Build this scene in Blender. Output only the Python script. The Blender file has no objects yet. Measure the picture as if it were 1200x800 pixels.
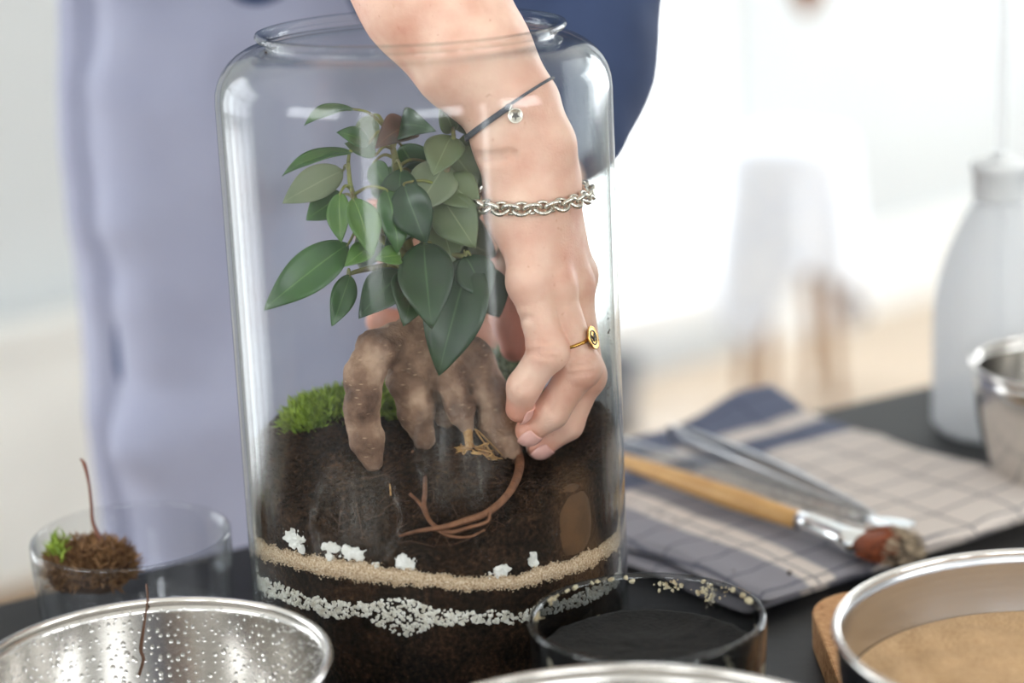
import bpy, math, random
import numpy as np
from mathutils import Vector, Matrix

random.seed(7)
rng = np.random.default_rng(7)
scene = bpy.context.scene
C = scene.collection

# ------------------------------------------------------------------ camera
F_PX = 2600.0
PITCH = math.radians(15.0)
ROLL = math.radians(2.5)
CAM = np.array([0.046, -1.168, 0.50])
_f = np.array([0, math.cos(PITCH), -math.sin(PITCH)])
_r0 = np.array([1.0, 0, 0])
_u0 = np.array([0, math.sin(PITCH), math.cos(PITCH)])
_R = math.cos(ROLL) * _r0 - math.sin(ROLL) * _u0
_U = math.sin(ROLL) * _r0 + math.cos(ROLL) * _u0
cam_data = bpy.data.cameras.new('camera')
cam = bpy.data.objects.new('camera', cam_data)
C.objects.link(cam)
cam_data.sensor_width = 36.0
cam_data.lens = F_PX * 36.0 / 1200.0
cam_data.clip_start = 0.02
M = Matrix.Identity(4)
for i in range(3):
    M[i][0] = _R[i]; M[i][1] = _U[i]; M[i][2] = -_f[i]; M[i][3] = CAM[i]
cam.matrix_world = M
cam_data.dof.use_dof = True
cam_data.dof.focus_distance = 1.175
cam_data.dof.aperture_fstop = 2.9
cam_data.dof.aperture_blades = 0
scene.camera = cam

# ------------------------------------------------------------------ world, exposure
world = bpy.data.worlds.new('world')
scene.world = world
world.use_nodes = True
bg = world.node_tree.nodes['Background']
bg.inputs[0].default_value = (0.85, 0.92, 1.0, 1)
bg.inputs[1].default_value = 1.0
scene.view_settings.view_transform = 'Standard'
scene.view_settings.look = 'None'
scene.view_settings.gamma = 1.0
scene.view_settings.use_curve_mapping = False
scene.view_settings.exposure = 0.14
scene.cycles.use_denoising = True
scene.cycles.max_bounces = 10
scene.cycles.transparent_max_bounces = 32
scene.cycles.sample_clamp_indirect = 8.0
WINDOW_LIGHT = 7.2          # brightness of the daylight in the windows behind the camera, left and right, added ones included
WINDOW_BACK = 5.0           # brightness of the window in the back wall


def at(px, py, Y):
    """photo pixel -> world point on the vertical plane y = Y"""
    d = _f + (px - 600) / F_PX * _R - (py - 400) / F_PX * _U
    return CAM + d * ((Y - CAM[1]) / d[1])


def at_z(px, py, z):
    d = _f + (px - 600) / F_PX * _R - (py - 400) / F_PX * _U
    return CAM + d * ((z - CAM[2]) / d[2])


def depth_of(p):
    return float(np.dot(np.asarray(p) - CAM, _f))


# ------------------------------------------------------------------ materials
def lin(c):
    return tuple(((v / 255.0) / 12.92 if v / 255.0 <= 0.04045 else ((v / 255.0 + 0.055) / 1.055) ** 2.4) for v in c)


def new_mat(name):
    m = bpy.data.materials.new(name)
    m.use_nodes = True
    nt = m.node_tree
    return m, nt, nt.nodes['Principled BSDF']


def add(nt, kind, **kw):
    n = nt.nodes.new(kind)
    for k, v in kw.items():
        setattr(n, k, v)
    return n


def ramp(nt, stops):
    r = add(nt, 'ShaderNodeValToRGB')
    el = r.color_ramp.elements
    while len(el) < len(stops):
        el.new(0.5)
    for e, (p, c) in zip(el, stops):
        e.position = p
        e.color = (*c, 1)
    return r


def simple(name, col, rough=0.5, metal=0.0, col2=None, scale=20.0, bump=0.0, bump_scale=60.0, **kw):
    """principled material with noise colour variation and noise relief"""
    m, nt, p = new_mat(name)
    p.inputs['Roughness'].default_value = rough
    p.inputs['Metallic'].default_value = metal
    for k, v in kw.items():
        p.inputs[k].default_value = v
    tc = add(nt, 'ShaderNodeTexCoord')
    n = add(nt, 'ShaderNodeTexNoise')
    n.inputs['Scale'].default_value = scale
    n.inputs['Detail'].default_value = 4
    nt.links.new(tc.outputs['Object'], n.inputs['Vector'])
    c2 = col2 if col2 else tuple(v * 0.88 for v in col)
    r = ramp(nt, [(0.35, col), (0.68, c2)])
    nt.links.new(n.outputs['Fac'], r.inputs['Fac'])
    nt.links.new(r.outputs['Color'], p.inputs['Base Color'])
    if bump:
        n2 = add(nt, 'ShaderNodeTexNoise')
        n2.inputs['Scale'].default_value = bump_scale
        n2.inputs['Detail'].default_value = 5
        nt.links.new(tc.outputs['Object'], n2.inputs['Vector'])
        b = add(nt, 'ShaderNodeBump')
        b.inputs['Strength'].default_value = bump
        b.inputs['Distance'].default_value = 0.002
        nt.links.new(n2.outputs['Fac'], b.inputs['Height'])
        nt.links.new(b.outputs['Normal'], p.inputs['Normal'])
    return m


def thin_glass(name, tint=(0.985, 0.99, 0.988), edge=(0.72, 0.78, 0.77), f0=0.04, rough=0.0, stain=None):
    m, nt, p = new_mat(name)
    nt.nodes.remove(p)
    out = nt.nodes['Material Output']
    lw = add(nt, 'ShaderNodeLayerWeight')
    lw.inputs['Blend'].default_value = 0.5
    pw = add(nt, 'ShaderNodeMath', operation='POWER')
    pw.inputs[1].default_value = 5.0
    nt.links.new(lw.outputs['Facing'], pw.inputs[0])
    ma = add(nt, 'ShaderNodeMath', operation='MULTIPLY_ADD')
    ma.inputs[1].default_value = 1 - f0
    ma.inputs[2].default_value = f0
    nt.links.new(pw.outputs[0], ma.inputs[0])
    p3 = add(nt, 'ShaderNodeMath', operation='POWER')
    p3.inputs[1].default_value = 3.0
    nt.links.new(lw.outputs['Facing'], p3.inputs[0])
    mx = add(nt, 'ShaderNodeMix', data_type='RGBA')
    mx.inputs[6].default_value = (*tint, 1)
    mx.inputs[7].default_value = (*edge, 1)
    nt.links.new(p3.outputs[0], mx.inputs[0])
    tr = add(nt, 'ShaderNodeBsdfTransparent')
    nt.links.new(mx.outputs[2], tr.inputs['Color'])
    gl = add(nt, 'ShaderNodeBsdfGlossy')
    gl.inputs['Roughness'].default_value = rough
    mix = add(nt, 'ShaderNodeMixShader')
    nt.links.new(ma.outputs[0], mix.inputs[0])
    nt.links.new(tr.outputs[0], mix.inputs[1])
    nt.links.new(gl.outputs[0], mix.inputs[2])
    last = mix
    if stain:   # dried marks on the glass: (colour, scale, threshold)
        col, sc, th, amount = stain
        tc = add(nt, 'ShaderNodeTexCoord')
        n = add(nt, 'ShaderNodeTexNoise')
        n.inputs['Scale'].default_value = sc
        n.inputs['Detail'].default_value = 6
        nt.links.new(tc.outputs['Object'], n.inputs['Vector'])
        r = ramp(nt, [(th, (0, 0, 0)), (th + 0.05, (amount,) * 3)])
        nt.links.new(n.outputs['Fac'], r.inputs['Fac'])
        df = add(nt, 'ShaderNodeBsdfDiffuse')
        df.inputs['Color'].default_value = (*col, 1)
        mix2 = add(nt, 'ShaderNodeMixShader')
        nt.links.new(r.outputs['Color'], mix2.inputs[0])
        nt.links.new(mix.outputs[0], mix2.inputs[1])
        nt.links.new(df.outputs[0], mix2.inputs[2])
        last = mix2
    nt.links.new(last.outputs[0], out.inputs['Surface'])
    return m


def emitter(name, col, strength):
    m, nt, p = new_mat(name)
    nt.nodes.remove(p)
    e = add(nt, 'ShaderNodeEmission')
    e.inputs['Color'].default_value = (*col, 1)
    e.inputs['Strength'].default_value = strength
    nt.links.new(e.outputs[0], nt.nodes['Material Output'].inputs['Surface'])
    return m


# ------------------------------------------------------------------ objects
def tag(o, label=None, cat=None, group=None, kind=None):
    if label: o['label'] = label
    if cat: o['category'] = cat
    if group: o['group'] = group
    if kind: o['kind'] = kind
    return o


def mk(name, verts, faces, mat, parent=None, smooth=True, data_only=False):
    me = bpy.data.meshes.new(name)
    verts = np.asarray(verts, dtype=float)
    if parent is not None and not data_only:
        verts = verts - np.array(parent_world(parent))
    me.from_pydata(verts.tolist(), [], [tuple(int(i) for i in f) for f in faces])
    if smooth:
        me.polygons.foreach_set('use_smooth', [True] * len(me.polygons))
    me.materials.append(mat)
    me.update()
    o = bpy.data.objects.new(name, me)
    C.objects.link(o)
    if parent is not None:
        o.parent = parent
    return o


def parent_world(o):
    v = Vector((0, 0, 0))
    while o is not None:
        v = v + o.location
        o = o.parent
    return v


def thing(name, loc, label, cat, group=None, kind=None):
    o = bpy.data.objects.new(name, None)
    o.empty_display_size = 0.03
    C.objects.link(o)
    o.location = tuple(float(v) for v in loc)
    return tag(o, label, cat, group, kind)


def bevel(o, w, seg=2):
    md = o.modifiers.new('bevel', 'BEVEL')
    md.width = w
    md.segments = seg
    md.limit_method = 'ANGLE'
    return o


def cat_rom(pts, n):
    pts = np.asarray(pts, float)
    P = np.vstack([2 * pts[0] - pts[1], pts, 2 * pts[-1] - pts[-2]])
    out = []
    for i in range(1, len(P) - 2):
        for t in np.linspace(0, 1, n, endpoint=False):
            a, b, c, d = P[i - 1], P[i], P[i + 1], P[i + 2]
            out.append(0.5 * (2 * b + (c - a) * t + (2 * a - 5 * b + 4 * c - d) * t * t + (3 * b - a - 3 * c + d) * t ** 3))
    out.append(pts[-1])
    return np.array(out)


def tube(pts, radii, seg=8, closed=False):
    pts = np.asarray(pts, float)
    n = len(pts)
    radii = np.full(n, radii) if np.isscalar(radii) else np.asarray(radii, float)
    if len(radii) != n:
        radii = np.interp(np.linspace(0, 1, n), np.linspace(0, 1, len(radii)), radii)
    if closed:
        T = np.roll(pts, -1, 0) - np.roll(pts, 1, 0)
    else:
        T = np.gradient(pts, axis=0)
    T /= np.linalg.norm(T, axis=1)[:, None] + 1e-12
    ref = np.array([0, 0, 1.0]) if abs(T[0][2]) < 0.9 else np.array([1.0, 0, 0])
    N = np.cross(T[0], ref); N /= np.linalg.norm(N)
    verts = []
    for i in range(n):
        N = N - T[i] * np.dot(N, T[i]); N /= np.linalg.norm(N) + 1e-12
        B = np.cross(T[i], N)
        for k in range(seg):
            a = 2 * math.pi * k / seg
            verts.append(pts[i] + radii[i] * (math.cos(a) * N + math.sin(a) * B))
    faces = []
    m = n if closed else n - 1
    for i in range(m):
        j = (i + 1) % n
        for k in range(seg):
            l = (k + 1) % seg
            faces.append((i * seg + k, i * seg + l, j * seg + l, j * seg + k))
    if not closed:
        faces.append(tuple(range(seg - 1, -1, -1)))
        faces.append(tuple((n - 1) * seg + k for k in range(seg)))
    return np.array(verts), faces


def lathe(profile, seg=64, centre=(0, 0, 0), closed=False):
    """profile of (r, z) points; r = 0 ends become poles"""
    verts, rings = [], []
    for r, z in profile:
        if r < 1e-7:
            rings.append([len(verts)])
            verts.append((centre[0], centre[1], centre[2] + z))
        else:
            rings.append(list(range(len(verts), len(verts) + seg)))
            for k in range(seg):
                a = 2 * math.pi * k / seg
                verts.append((centre[0] + r * math.cos(a), centre[1] + r * math.sin(a), centre[2] + z))
    faces = []
    idx = list(range(len(rings) - 1))
    pairs = [(i, i + 1) for i in idx] + ([(len(rings) - 1, 0)] if closed else [])
    for i, j in pairs:
        A, B = rings[i], rings[j]
        if len(A) == 1 and len(B) == 1: continue
        for k in range(seg):
            l = (k + 1) % seg
            if len(A) == 1: faces.append((A[0], B[l], B[k]))
            elif len(B) == 1: faces.append((A[k], A[l], B[0]))
            else: faces.append((A[k], A[l], B[l], B[k]))
    return np.array(verts), faces


def box(x0, x1, y0, y1, z0, z1):
    v = np.array([(x, y, z) for z in (z0, z1) for y in (y0, y1) for x in (x0, x1)], float)
    f = [(0, 2, 3, 1), (4, 5, 7, 6), (0, 1, 5, 4), (2, 6, 7, 3), (0, 4, 6, 2), (1, 3, 7, 5)]
    return v, f


def join(parts):
    V, Fs, n = [], [], 0
    for v, f in parts:
        V.append(np.asarray(v, float))
        Fs += [tuple(i + n for i in q) for q in f]
        n += len(v)
    return np.vstack(V), Fs


def rot(v, ang, origin=(0, 0)):
    v = np.asarray(v, float).copy()
    c, s = math.cos(ang), math.sin(ang)
    x, y = v[:, 0] - origin[0], v[:, 1] - origin[1]
    v[:, 0] = origin[0] + c * x - s * y
    v[:, 1] = origin[1] + s * x + c * y
    return v


ICO_V = None
def ico():
    t = (1 + 5 ** 0.5) / 2
    v = np.array([(-1, t, 0), (1, t, 0), (-1, -t, 0), (1, -t, 0), (0, -1, t), (0, 1, t), (0, -1, -t), (0, 1, -t),
                  (t, 0, -1), (t, 0, 1), (-t, 0, -1), (-t, 0, 1)], float)
    v /= np.linalg.norm(v[0])
    f = [(0, 11, 5), (0, 5, 1), (0, 1, 7), (0, 7, 10), (0, 10, 11), (1, 5, 9), (5, 11, 4), (11, 10, 2), (10, 7, 6), (7, 1, 8),
         (3, 9, 4), (3, 4, 2), (3, 2, 6), (3, 6, 8), (3, 8, 9), (4, 9, 5), (2, 4, 11), (6, 2, 10), (8, 6, 7), (9, 8, 1)]
    return v, f
ICO_V, ICO_F = ico()
OCT_V = np.array([(1, 0, 0), (-1, 0, 0), (0, 1, 0), (0, -1, 0), (0, 0, 1), (0, 0, -1)], float)
OCT_F = [(0, 2, 4), (2, 1, 4), (1, 3, 4), (3, 0, 4), (2, 0, 5), (1, 2, 5), (3, 1, 5), (0, 3, 5)]


def scatter(centres, sizes, base='ico', jitter=0.3):
    """many small crumbs joined in one mesh"""
    BV, BF = (ICO_V, ICO_F) if base == 'ico' else (OCT_V, OCT_F)
    n = len(centres)
    q = rng.normal(size=(n, 4)); q /= np.linalg.norm(q, axis=1)[:, None]
    w, x, y, z = q.T
    Rm = np.stack([np.stack([1 - 2 * (y * y + z * z), 2 * (x * y - z * w), 2 * (x * z + y * w)], -1),
                   np.stack([2 * (x * y + z * w), 1 - 2 * (x * x + z * z), 2 * (y * z - x * w)], -1),
                   np.stack([2 * (x * z - y * w), 2 * (y * z + x * w), 1 - 2 * (x * x + y * y)], -1)], 1)
    loc = BV[None] * (1 + rng.uniform(-jitter, jitter, (n, len(BV), 1))) * rng.uniform(0.7, 1.2, (n, 1, 3))
    loc = np.einsum('nij,nkj->nki', Rm, loc) * np.asarray(sizes)[:, None, None]
    V = (loc + np.asarray(centres)[:, None, :]).reshape(-1, 3)
    fa = np.array(BF)[None] + (np.arange(n) * len(BV))[:, None, None]
    return V, fa.reshape(-1, 3)


# value noise in numpy
def vnoise(P, scale, seed=0):
    P = np.asarray(P, float) * scale
    i = np.floor(P).astype(np.int64)
    f = P - i
    f = f * f * (3 - 2 * f)
    def h(ix, iy, iz):
        n = (ix * 374761393 + iy * 668265263 + iz * 2147483647 + seed * 974634777) & 0xffffffff
        n = ((n ^ (n >> 13)) * 1274126177) & 0xffffffff
        n = n ^ (n >> 16)
        return (n & 0xffff) / 65535.0
    out = 0
    for dx in (0, 1):
        for dy in (0, 1):
            for dz in (0, 1):
                w = (f[..., 0] if dx else 1 - f[..., 0]) * (f[..., 1] if dy else 1 - f[..., 1]) * (f[..., 2] if dz else 1 - f[..., 2])
                out = out + w * h(i[..., 0] + dx, i[..., 1] + dy, i[..., 2] + dz)
    return out * 2 - 1


def fbm(P, scale, octv=3, seed=0):
    s, a = 0, 1.0
    for k in range(octv):
        s = s + a * vnoise(P, scale * 2 ** k, seed + k)
        a *= 0.5
    return s


# signed distance tools -------------------------------------------------
def rcone(P, a, b, ra, rb):
    a = np.asarray(a, np.float32); b = np.asarray(b, np.float32)
    ba = b - a
    pa = P - a
    t = np.clip(pa @ ba / (ba @ ba + 1e-12), 0, 1)
    d = pa - t[:, None] * ba
    return np.sqrt(np.einsum('ij,ij->i', d, d)) - (ra + (rb - ra) * t)


def chain(P, pts, rad, k=0.003):
    d = None
    for i in range(len(pts) - 1):
        c = rcone(P, pts[i], pts[i + 1], rad[i], rad[i + 1])
        d = c if d is None else smin(d, c, k)
    return d


def ellipsoid(P, c, r):
    q = (P - np.asarray(c, np.float32)) / np.asarray(r, np.float32)
    l = np.sqrt(np.einsum('ij,ij->i', q, q))
    return (l - 1) * min(r)


def smin(a, b, k):
    h = np.maximum(k - np.abs(a - b), 0) / k
    return np.minimum(a, b) - h * h * k * 0.25


def surface(sdf, lo, hi, h, project=2, fine=None):
    lo = np.asarray(lo, float); hi = np.asarray(hi, float)
    n = np.ceil((hi - lo) / h).astype(int) + 1
    ax = [lo[i] + h * np.arange(n[i]) for i in range(3)]
    f = np.empty(n, np.float32)
    step = max(1, int(300000 // (n[1] * n[2])))
    yy, zz = np.meshgrid(ax[1], ax[2], indexing='ij')
    for i in range(0, n[0], step):
        xs = ax[0][i:i + step]
        P = np.empty((len(xs), n[1], n[2], 3), np.float32)
        P[..., 0] = xs[:, None, None]; P[..., 1] = yy; P[..., 2] = zz
        f[i:i + step] = sdf(P.reshape(-1, 3)).reshape(len(xs), n[1], n[2])
    s = f < 0
    nc = n - 1
    acc = np.zeros((*nc, 3), np.float32); cnt = np.zeros(nc, np.float32)
    for axis in range(3):
        o = [i for i in range(3) if i != axis]
        for da in (0, 1):
            for db in (0, 1):
                sl0 = [None] * 3; sl1 = [None] * 3
                sl0[axis] = slice(0, nc[axis]); sl1[axis] = slice(1, nc[axis] + 1)
                for q, d in zip(o, (da, db)):
                    sl0[q] = slice(d, d + nc[q]); sl1[q] = slice(d, d + nc[q])
                f0, f1 = f[tuple(sl0)], f[tuple(sl1)]
                cr = (f0 < 0) != (f1 < 0)
                t = np.where(cr, f0 / np.where(cr, f0 - f1, 1), 0)
                acc[..., axis] += np.where(cr, t, 0)
                for q, d in zip(o, (da, db)):
                    acc[..., q] += np.where(cr, d, 0)
                cnt += cr
    m = cnt > 0
    idx = np.full(nc, -1, np.int64)
    idx[m] = np.arange(m.sum())
    ijk = np.argwhere(m)
    V = lo + h * (ijk + acc[m] / cnt[m][:, None])
    faces = []
    for axis in range(3):
        a1, a2 = (axis + 1) % 3, (axis + 2) % 3
        sl0 = [slice(None)] * 3; sl1 = [slice(None)] * 3
        sl0[axis] = slice(0, -1); sl1[axis] = slice(1, None)
        s0, s1 = s[tuple(sl0)], s[tuple(sl1)]
        for want, flip in ((s0 & ~s1, False), (~s0 & s1, True)):
            e = np.argwhere(want)
            e = e[(e[:, a1] > 0) & (e[:, a2] > 0) & (e[:, a1] < nc[a1]) & (e[:, a2] < nc[a2])]
            q = []
            for d1, d2 in ((1, 1), (0, 1), (0, 0), (1, 0)):
                c = e.copy(); c[:, a1] -= d1; c[:, a2] -= d2
                q.append(idx[c[:, 0], c[:, 1], c[:, 2]])
            q = np.stack(q, 1)
            faces.append(q[:, ::-1] if flip else q)
    Fq = np.vstack(faces)
    sdf = fine or sdf
    for _ in range(project):
        e = h * 0.3
        d = sdf(V.astype(np.float32))
        g = np.stack([sdf((V + e * np.eye(3)[i]).astype(np.float32)) - sdf((V - e * np.eye(3)[i]).astype(np.float32)) for i in range(3)], 1)
        g /= np.linalg.norm(g, axis=1)[:, None] + 1e-9
        V = V - np.clip(d, -h, h)[:, None] * g * 0.8
    return V, Fq.tolist()


# ================================================================== THE ROOM
ROOM_A = math.radians(40.0)      # the back wall and the table stand at 40 degrees to the view
E1 = np.array([math.cos(ROOM_A), math.sin(ROOM_A)])
E2 = np.array([-math.sin(ROOM_A), math.cos(ROOM_A)])
FLOOR = -0.78
CEIL = 1.85
W_BACK, W_FRONT, W_LEFT, W_RIGHT = 2.3, -3.3, -3.4, 4.2


def room(v):
    return rot(v, ROOM_A)


def wall_hit(px, py):
    d = _f + (px - 600) / F_PX * _R - (py - 400) / F_PX * _U
    t = (W_BACK - CAM[:2] @ E2) / (d[:2] @ E2)
    p = CAM + t * d
    return float(p[:2] @ E1), float(p[2])


M_wall = simple('wall_paint', lin((206, 210, 211)), 0.8, col2=lin((200, 204, 206)), scale=2.0, bump=0.05, bump_scale=200)
M_trim = simple('white_trim', lin((236, 236, 234)), 0.5, col2=lin((228, 228, 226)), scale=4.0)
M_ceil = simple('ceiling_paint', lin((235, 235, 232)), 0.85, scale=3.0)
M_floor, nt, p = new_mat('floor_boards')
tc = add(nt, 'ShaderNodeTexCoord'); mp = add(nt, 'ShaderNodeMapping')
mp.inputs['Rotation'].default_value = (0, 0, -ROOM_A)
mp.inputs['Scale'].default_value = (1.5, 14, 1)
nz = add(nt, 'ShaderNodeTexNoise'); nz.inputs['Scale'].default_value = 3.0; nz.inputs['Detail'].default_value = 6
nt.links.new(tc.outputs['Object'], mp.inputs['Vector']); nt.links.new(mp.outputs['Vector'], nz.inputs['Vector'])
rr = ramp(nt, [(0.3, lin((206, 190, 170))), (0.7, lin((184, 164, 142)))])
nt.links.new(nz.outputs['Fac'], rr.inputs['Fac']); nt.links.new(rr.outputs['Color'], p.inputs['Base Color'])
p.inputs['Roughness'].default_value = 0.45
M_day = emitter('overcast_daylight', (0.93, 0.97, 1.0), WINDOW_LIGHT)
M_day3 = emitter('hazy_daylight', (0.93, 0.97, 1.0), WINDOW_LIGHT * .6)
M_day2 = emitter('bright_overcast_daylight', (0.95, 0.98, 1.0), WINDOW_BACK)

T = 0.12
floor = mk('floor', *(lambda b: (room(b[0]), b[1]))(box(W_LEFT, W_RIGHT, W_FRONT, W_BACK, FLOOR - 0.1, FLOOR)), M_floor, smooth=False)
tag(floor, 'pale wooden floor of the room', 'floor', kind='structure')
ceil = mk('ceiling', *(lambda b: (room(b[0]), b[1]))(box(W_LEFT, W_RIGHT, W_FRONT, W_BACK, CEIL, CEIL + 0.1)), M_ceil, smooth=False)
tag(ceil, 'plain white ceiling of the room', 'ceiling', kind='structure')


def wall_with_windows(name, u0, u1, wins, place, label):
    """wall panel in (u, z) with rectangular openings; place(u, depth, z) -> room point"""
    us = sorted({u0, u1, *[w[0] for w in wins], *[w[1] for w in wins]})
    zs = sorted({FLOOR, CEIL, *[w[2] for w in wins], *[w[3] for w in wins]})
    parts = []
    for a, b in zip(us[:-1], us[1:]):
        for c, d in zip(zs[:-1], zs[1:]):
            um, zm = (a + b) / 2, (c + d) / 2
            if any(w[0] < um < w[1] and w[2] < zm < w[3] for w in wins): continue
            v, f = box(a, b, 0, T, c, d)
            parts.append((np.array([place(*q) for q in v]), f))
    v, f = join(parts)
    return tag(mk(name, room(v), f, M_wall, smooth=False), label, 'wall', kind='structure')


NWIN = [0]
def window(u0, u1, z0, z1, place, cols, rows, light, label):
    NWIN[0] += 1
    c = room(np.array([place((u0 + u1) / 2, T / 2, z0)]))[0]
    w = thing('window_%d' % NWIN[0], c, label, 'window', kind='structure')
    fw = 0.06
    parts = [box(u0, u0 + fw, 0.01, 0.07, z0, z1), box(u1 - fw, u1, 0.01, 0.07, z0, z1),
             box(u0 + fw, u1 - fw, 0.01, 0.07, z0, z0 + fw), box(u0 + fw, u1 - fw, 0.01, 0.07, z1 - fw, z1)]
    v, f = join(parts)
    mk('window_frame', room(np.array([place(*q) for q in v])), f, M_trim, w, smooth=False)
    for i in range(cols):
        for j in range(rows):
            a = u0 + fw + (u1 - u0 - 2 * fw) * i / cols + 0.018
            b = u0 + fw + (u1 - u0 - 2 * fw) * (i + 1) / cols - 0.018
            e = z0 + fw + (z1 - z0 - 2 * fw) * j / rows + 0.018
            g = z0 + fw + (z1 - z0 - 2 * fw) * (j + 1) / rows - 0.018
            v, f = box(a, b, 0.04, 0.046, e, g)
            mk('window_pane', room(np.array([place(*q) for q in v])), f, light, w, smooth=False)
    # glazing bars
    bars = []
    for i in range(1, cols):
        u = u0 + fw + (u1 - u0 - 2 * fw) * i / cols
        bars.append(box(u - 0.018, u + 0.018, 0.015, 0.065, z0 + fw, z1 - fw))
    for j in range(1, rows):
        z = z0 + fw + (z1 - z0 - 2 * fw) * j / rows
        bars.append(box(u0 + fw, u1 - fw, 0.016, 0.064, z - 0.018, z + 0.018))
    for v, f in bars:
        mk('glazing_bar', room(np.array([place(*q) for q in v])), f, M_trim, w, smooth=False)
    return w


pl_back = lambda u, d, z: (u, W_BACK + d, z)
pl_front = lambda u, d, z: (u, W_FRONT - d, z)
pl_left = lambda u, d, z: (W_LEFT - d, u, z)
pl_right = lambda u, d, z: (W_RIGHT + d, u, z)
ub0, _ = wall_hit(655, 250); ub1, _ = wall_hit(868, 250)
wb = (ub0, ub1, FLOOR + 0.08, 1.45)
wb2 = (-1.7, -0.1, FLOOR + 0.08, 1.45)
wall_with_windows('wall_back', W_LEFT - T, W_RIGHT + T, [wb, wb2], pl_back, 'pale grey painted wall behind the table')
window(*wb, pl_back, 1, 2, M_day2, 'tall overexposed window in the wall right of the jar')
window(*wb2, pl_back, 4, 3, M_day3, 'wide french window in the back wall beyond the left of the photo')
wl, wl2 = (-1.95, -1.25, FLOOR + 0.08, 1.45), (-0.6, 1.6, 0.45, 1.55)  # second is an added light source, sill high to stay off the jar
wall_with_windows('wall_left', W_FRONT, W_BACK, [wl, wl2], pl_left, 'white wall with a french window and an added high one left of the table')
window(*wl, pl_left, 3, 4, M_day, 'narrow french window in the left wall')
window(*wl2, pl_left, 3, 1, M_day, 'added high wide window in the left wall, for soft front light')
wf1, wf2, wf3 = (-2.6, -0.6, 0.5, 1.65), (-0.1, 0.22, FLOOR + 0.08, 1.45), (0.7, 2.6, 0.5, 1.65)  # first and third are added for soft front light, sills above the jar's reflections
wall_with_windows('wall_front', W_LEFT - T, W_RIGHT + T, [wf1, wf2, wf3], pl_front, 'white wall behind the camera')
window(*wf1, pl_front, 3, 1, M_day, 'added high wide window behind the camera to the left, for soft front light')
window(*wf2, pl_front, 1, 4, M_day, 'narrow glazed door behind the camera')
window(*wf3, pl_front, 3, 1, M_day, 'added high wide window behind the camera to the right, for soft front light')
wr = (-0.4, 1.9, -0.3, 1.6)  # unseen window added to brighten the back wall and rim the jar
wall_with_windows('wall_right', W_FRONT, W_BACK, [wr], pl_right, 'white wall with an added wide window on the right')
window(*wr, pl_right, 3, 2, M_day, 'added wide window in the right wall, brightening the back wall')
v, f = join([box(0.15, ub0, W_BACK - 0.018, W_BACK, FLOOR, FLOOR + 0.2), box(ub1, W_RIGHT, W_BACK - 0.018, W_BACK, FLOOR, FLOOR + 0.2)])
tag(mk('baseboard_back', room(v), f, M_trim, smooth=False), 'tall white skirting board along the back wall', 'baseboard', kind='structure')

# low white bench along the wall on the left of the picture
M_bench = simple('bench_paint', lin((238, 238, 234)), 0.5, scale=5)
u_b = wall_hit(300, 400)[0]
be = thing('radiator_cover', room(np.array([(u_b - .5, W_BACK - 0.06, FLOOR)]))[0], 'long low white radiator cover along the wall at the far left', 'radiator cover')
for nm, b in (('top_board', box(u_b - 1.0, u_b, W_BACK - 0.10, W_BACK - 0.02, FLOOR + 0.38, FLOOR + 0.42)),
              ('front_panel', box(u_b - .98, u_b - 0.02, W_BACK - 0.09, W_BACK - 0.075, FLOOR + 0.0, FLOOR + 0.38)),
              ('side_panel', box(u_b - 0.04, u_b - 0.02, W_BACK - 0.075, W_BACK - 0.02, FLOOR, FLOOR + 0.38)),
              ('side_panel', box(u_b - .98, u_b - .96, W_BACK - 0.075, W_BACK - 0.02, FLOOR, FLOOR + 0.38))):
    mk(nm, room(b[0]), b[1], M_bench, be, smooth=False)

# ================================================================== TABLE
M_table = simple(**{'Specular IOR Level': .3}, name='black_tabletop', col=(0.006, 0.006, 0.0065), rough=0.5, col2=(0.010, 0.010, 0.0105), scale=30, bump=0.08, bump_scale=120)
ta, tb = at_z(270, 643, 0)[:2], at_z(1090, 450, 0)[:2]
TA = math.atan2(tb[1] - ta[1], tb[0] - ta[0])
t1 = np.array([math.cos(TA), math.sin(TA)]); t2 = np.array([-math.sin(TA), math.cos(TA)])
eb = float(ta @ t2)
tr = lambda b: (rot(b[0], TA), b[1])
tab = thing('table', (0, -0.2, FLOOR), 'matt black work table that carries the glass jar and bowls', 'table')
bevel(mk('tabletop', *tr(box(-1.0, 1.25, eb - 0.85, eb, -0.03, 0.0)), M_table, tab, smooth=False), 0.002)
for sx in (-0.95, 1.15):
    for sy in (eb - 0.8, eb - 0.1):
        mk('leg', *tr(box(sx, sx + 0.05, sy, sy + 0.05, FLOOR, -0.03)), M_table, tab, smooth=False)
for b in (box(-0.9, 1.15, eb - 0.785, eb - 0.765, -0.1, -0.03), box(-0.9, 1.15, eb - 0.085, eb - 0.065, -0.1, -0.03)):
    mk('apron_rail', *tr(b), M_table, tab, smooth=False)

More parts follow.
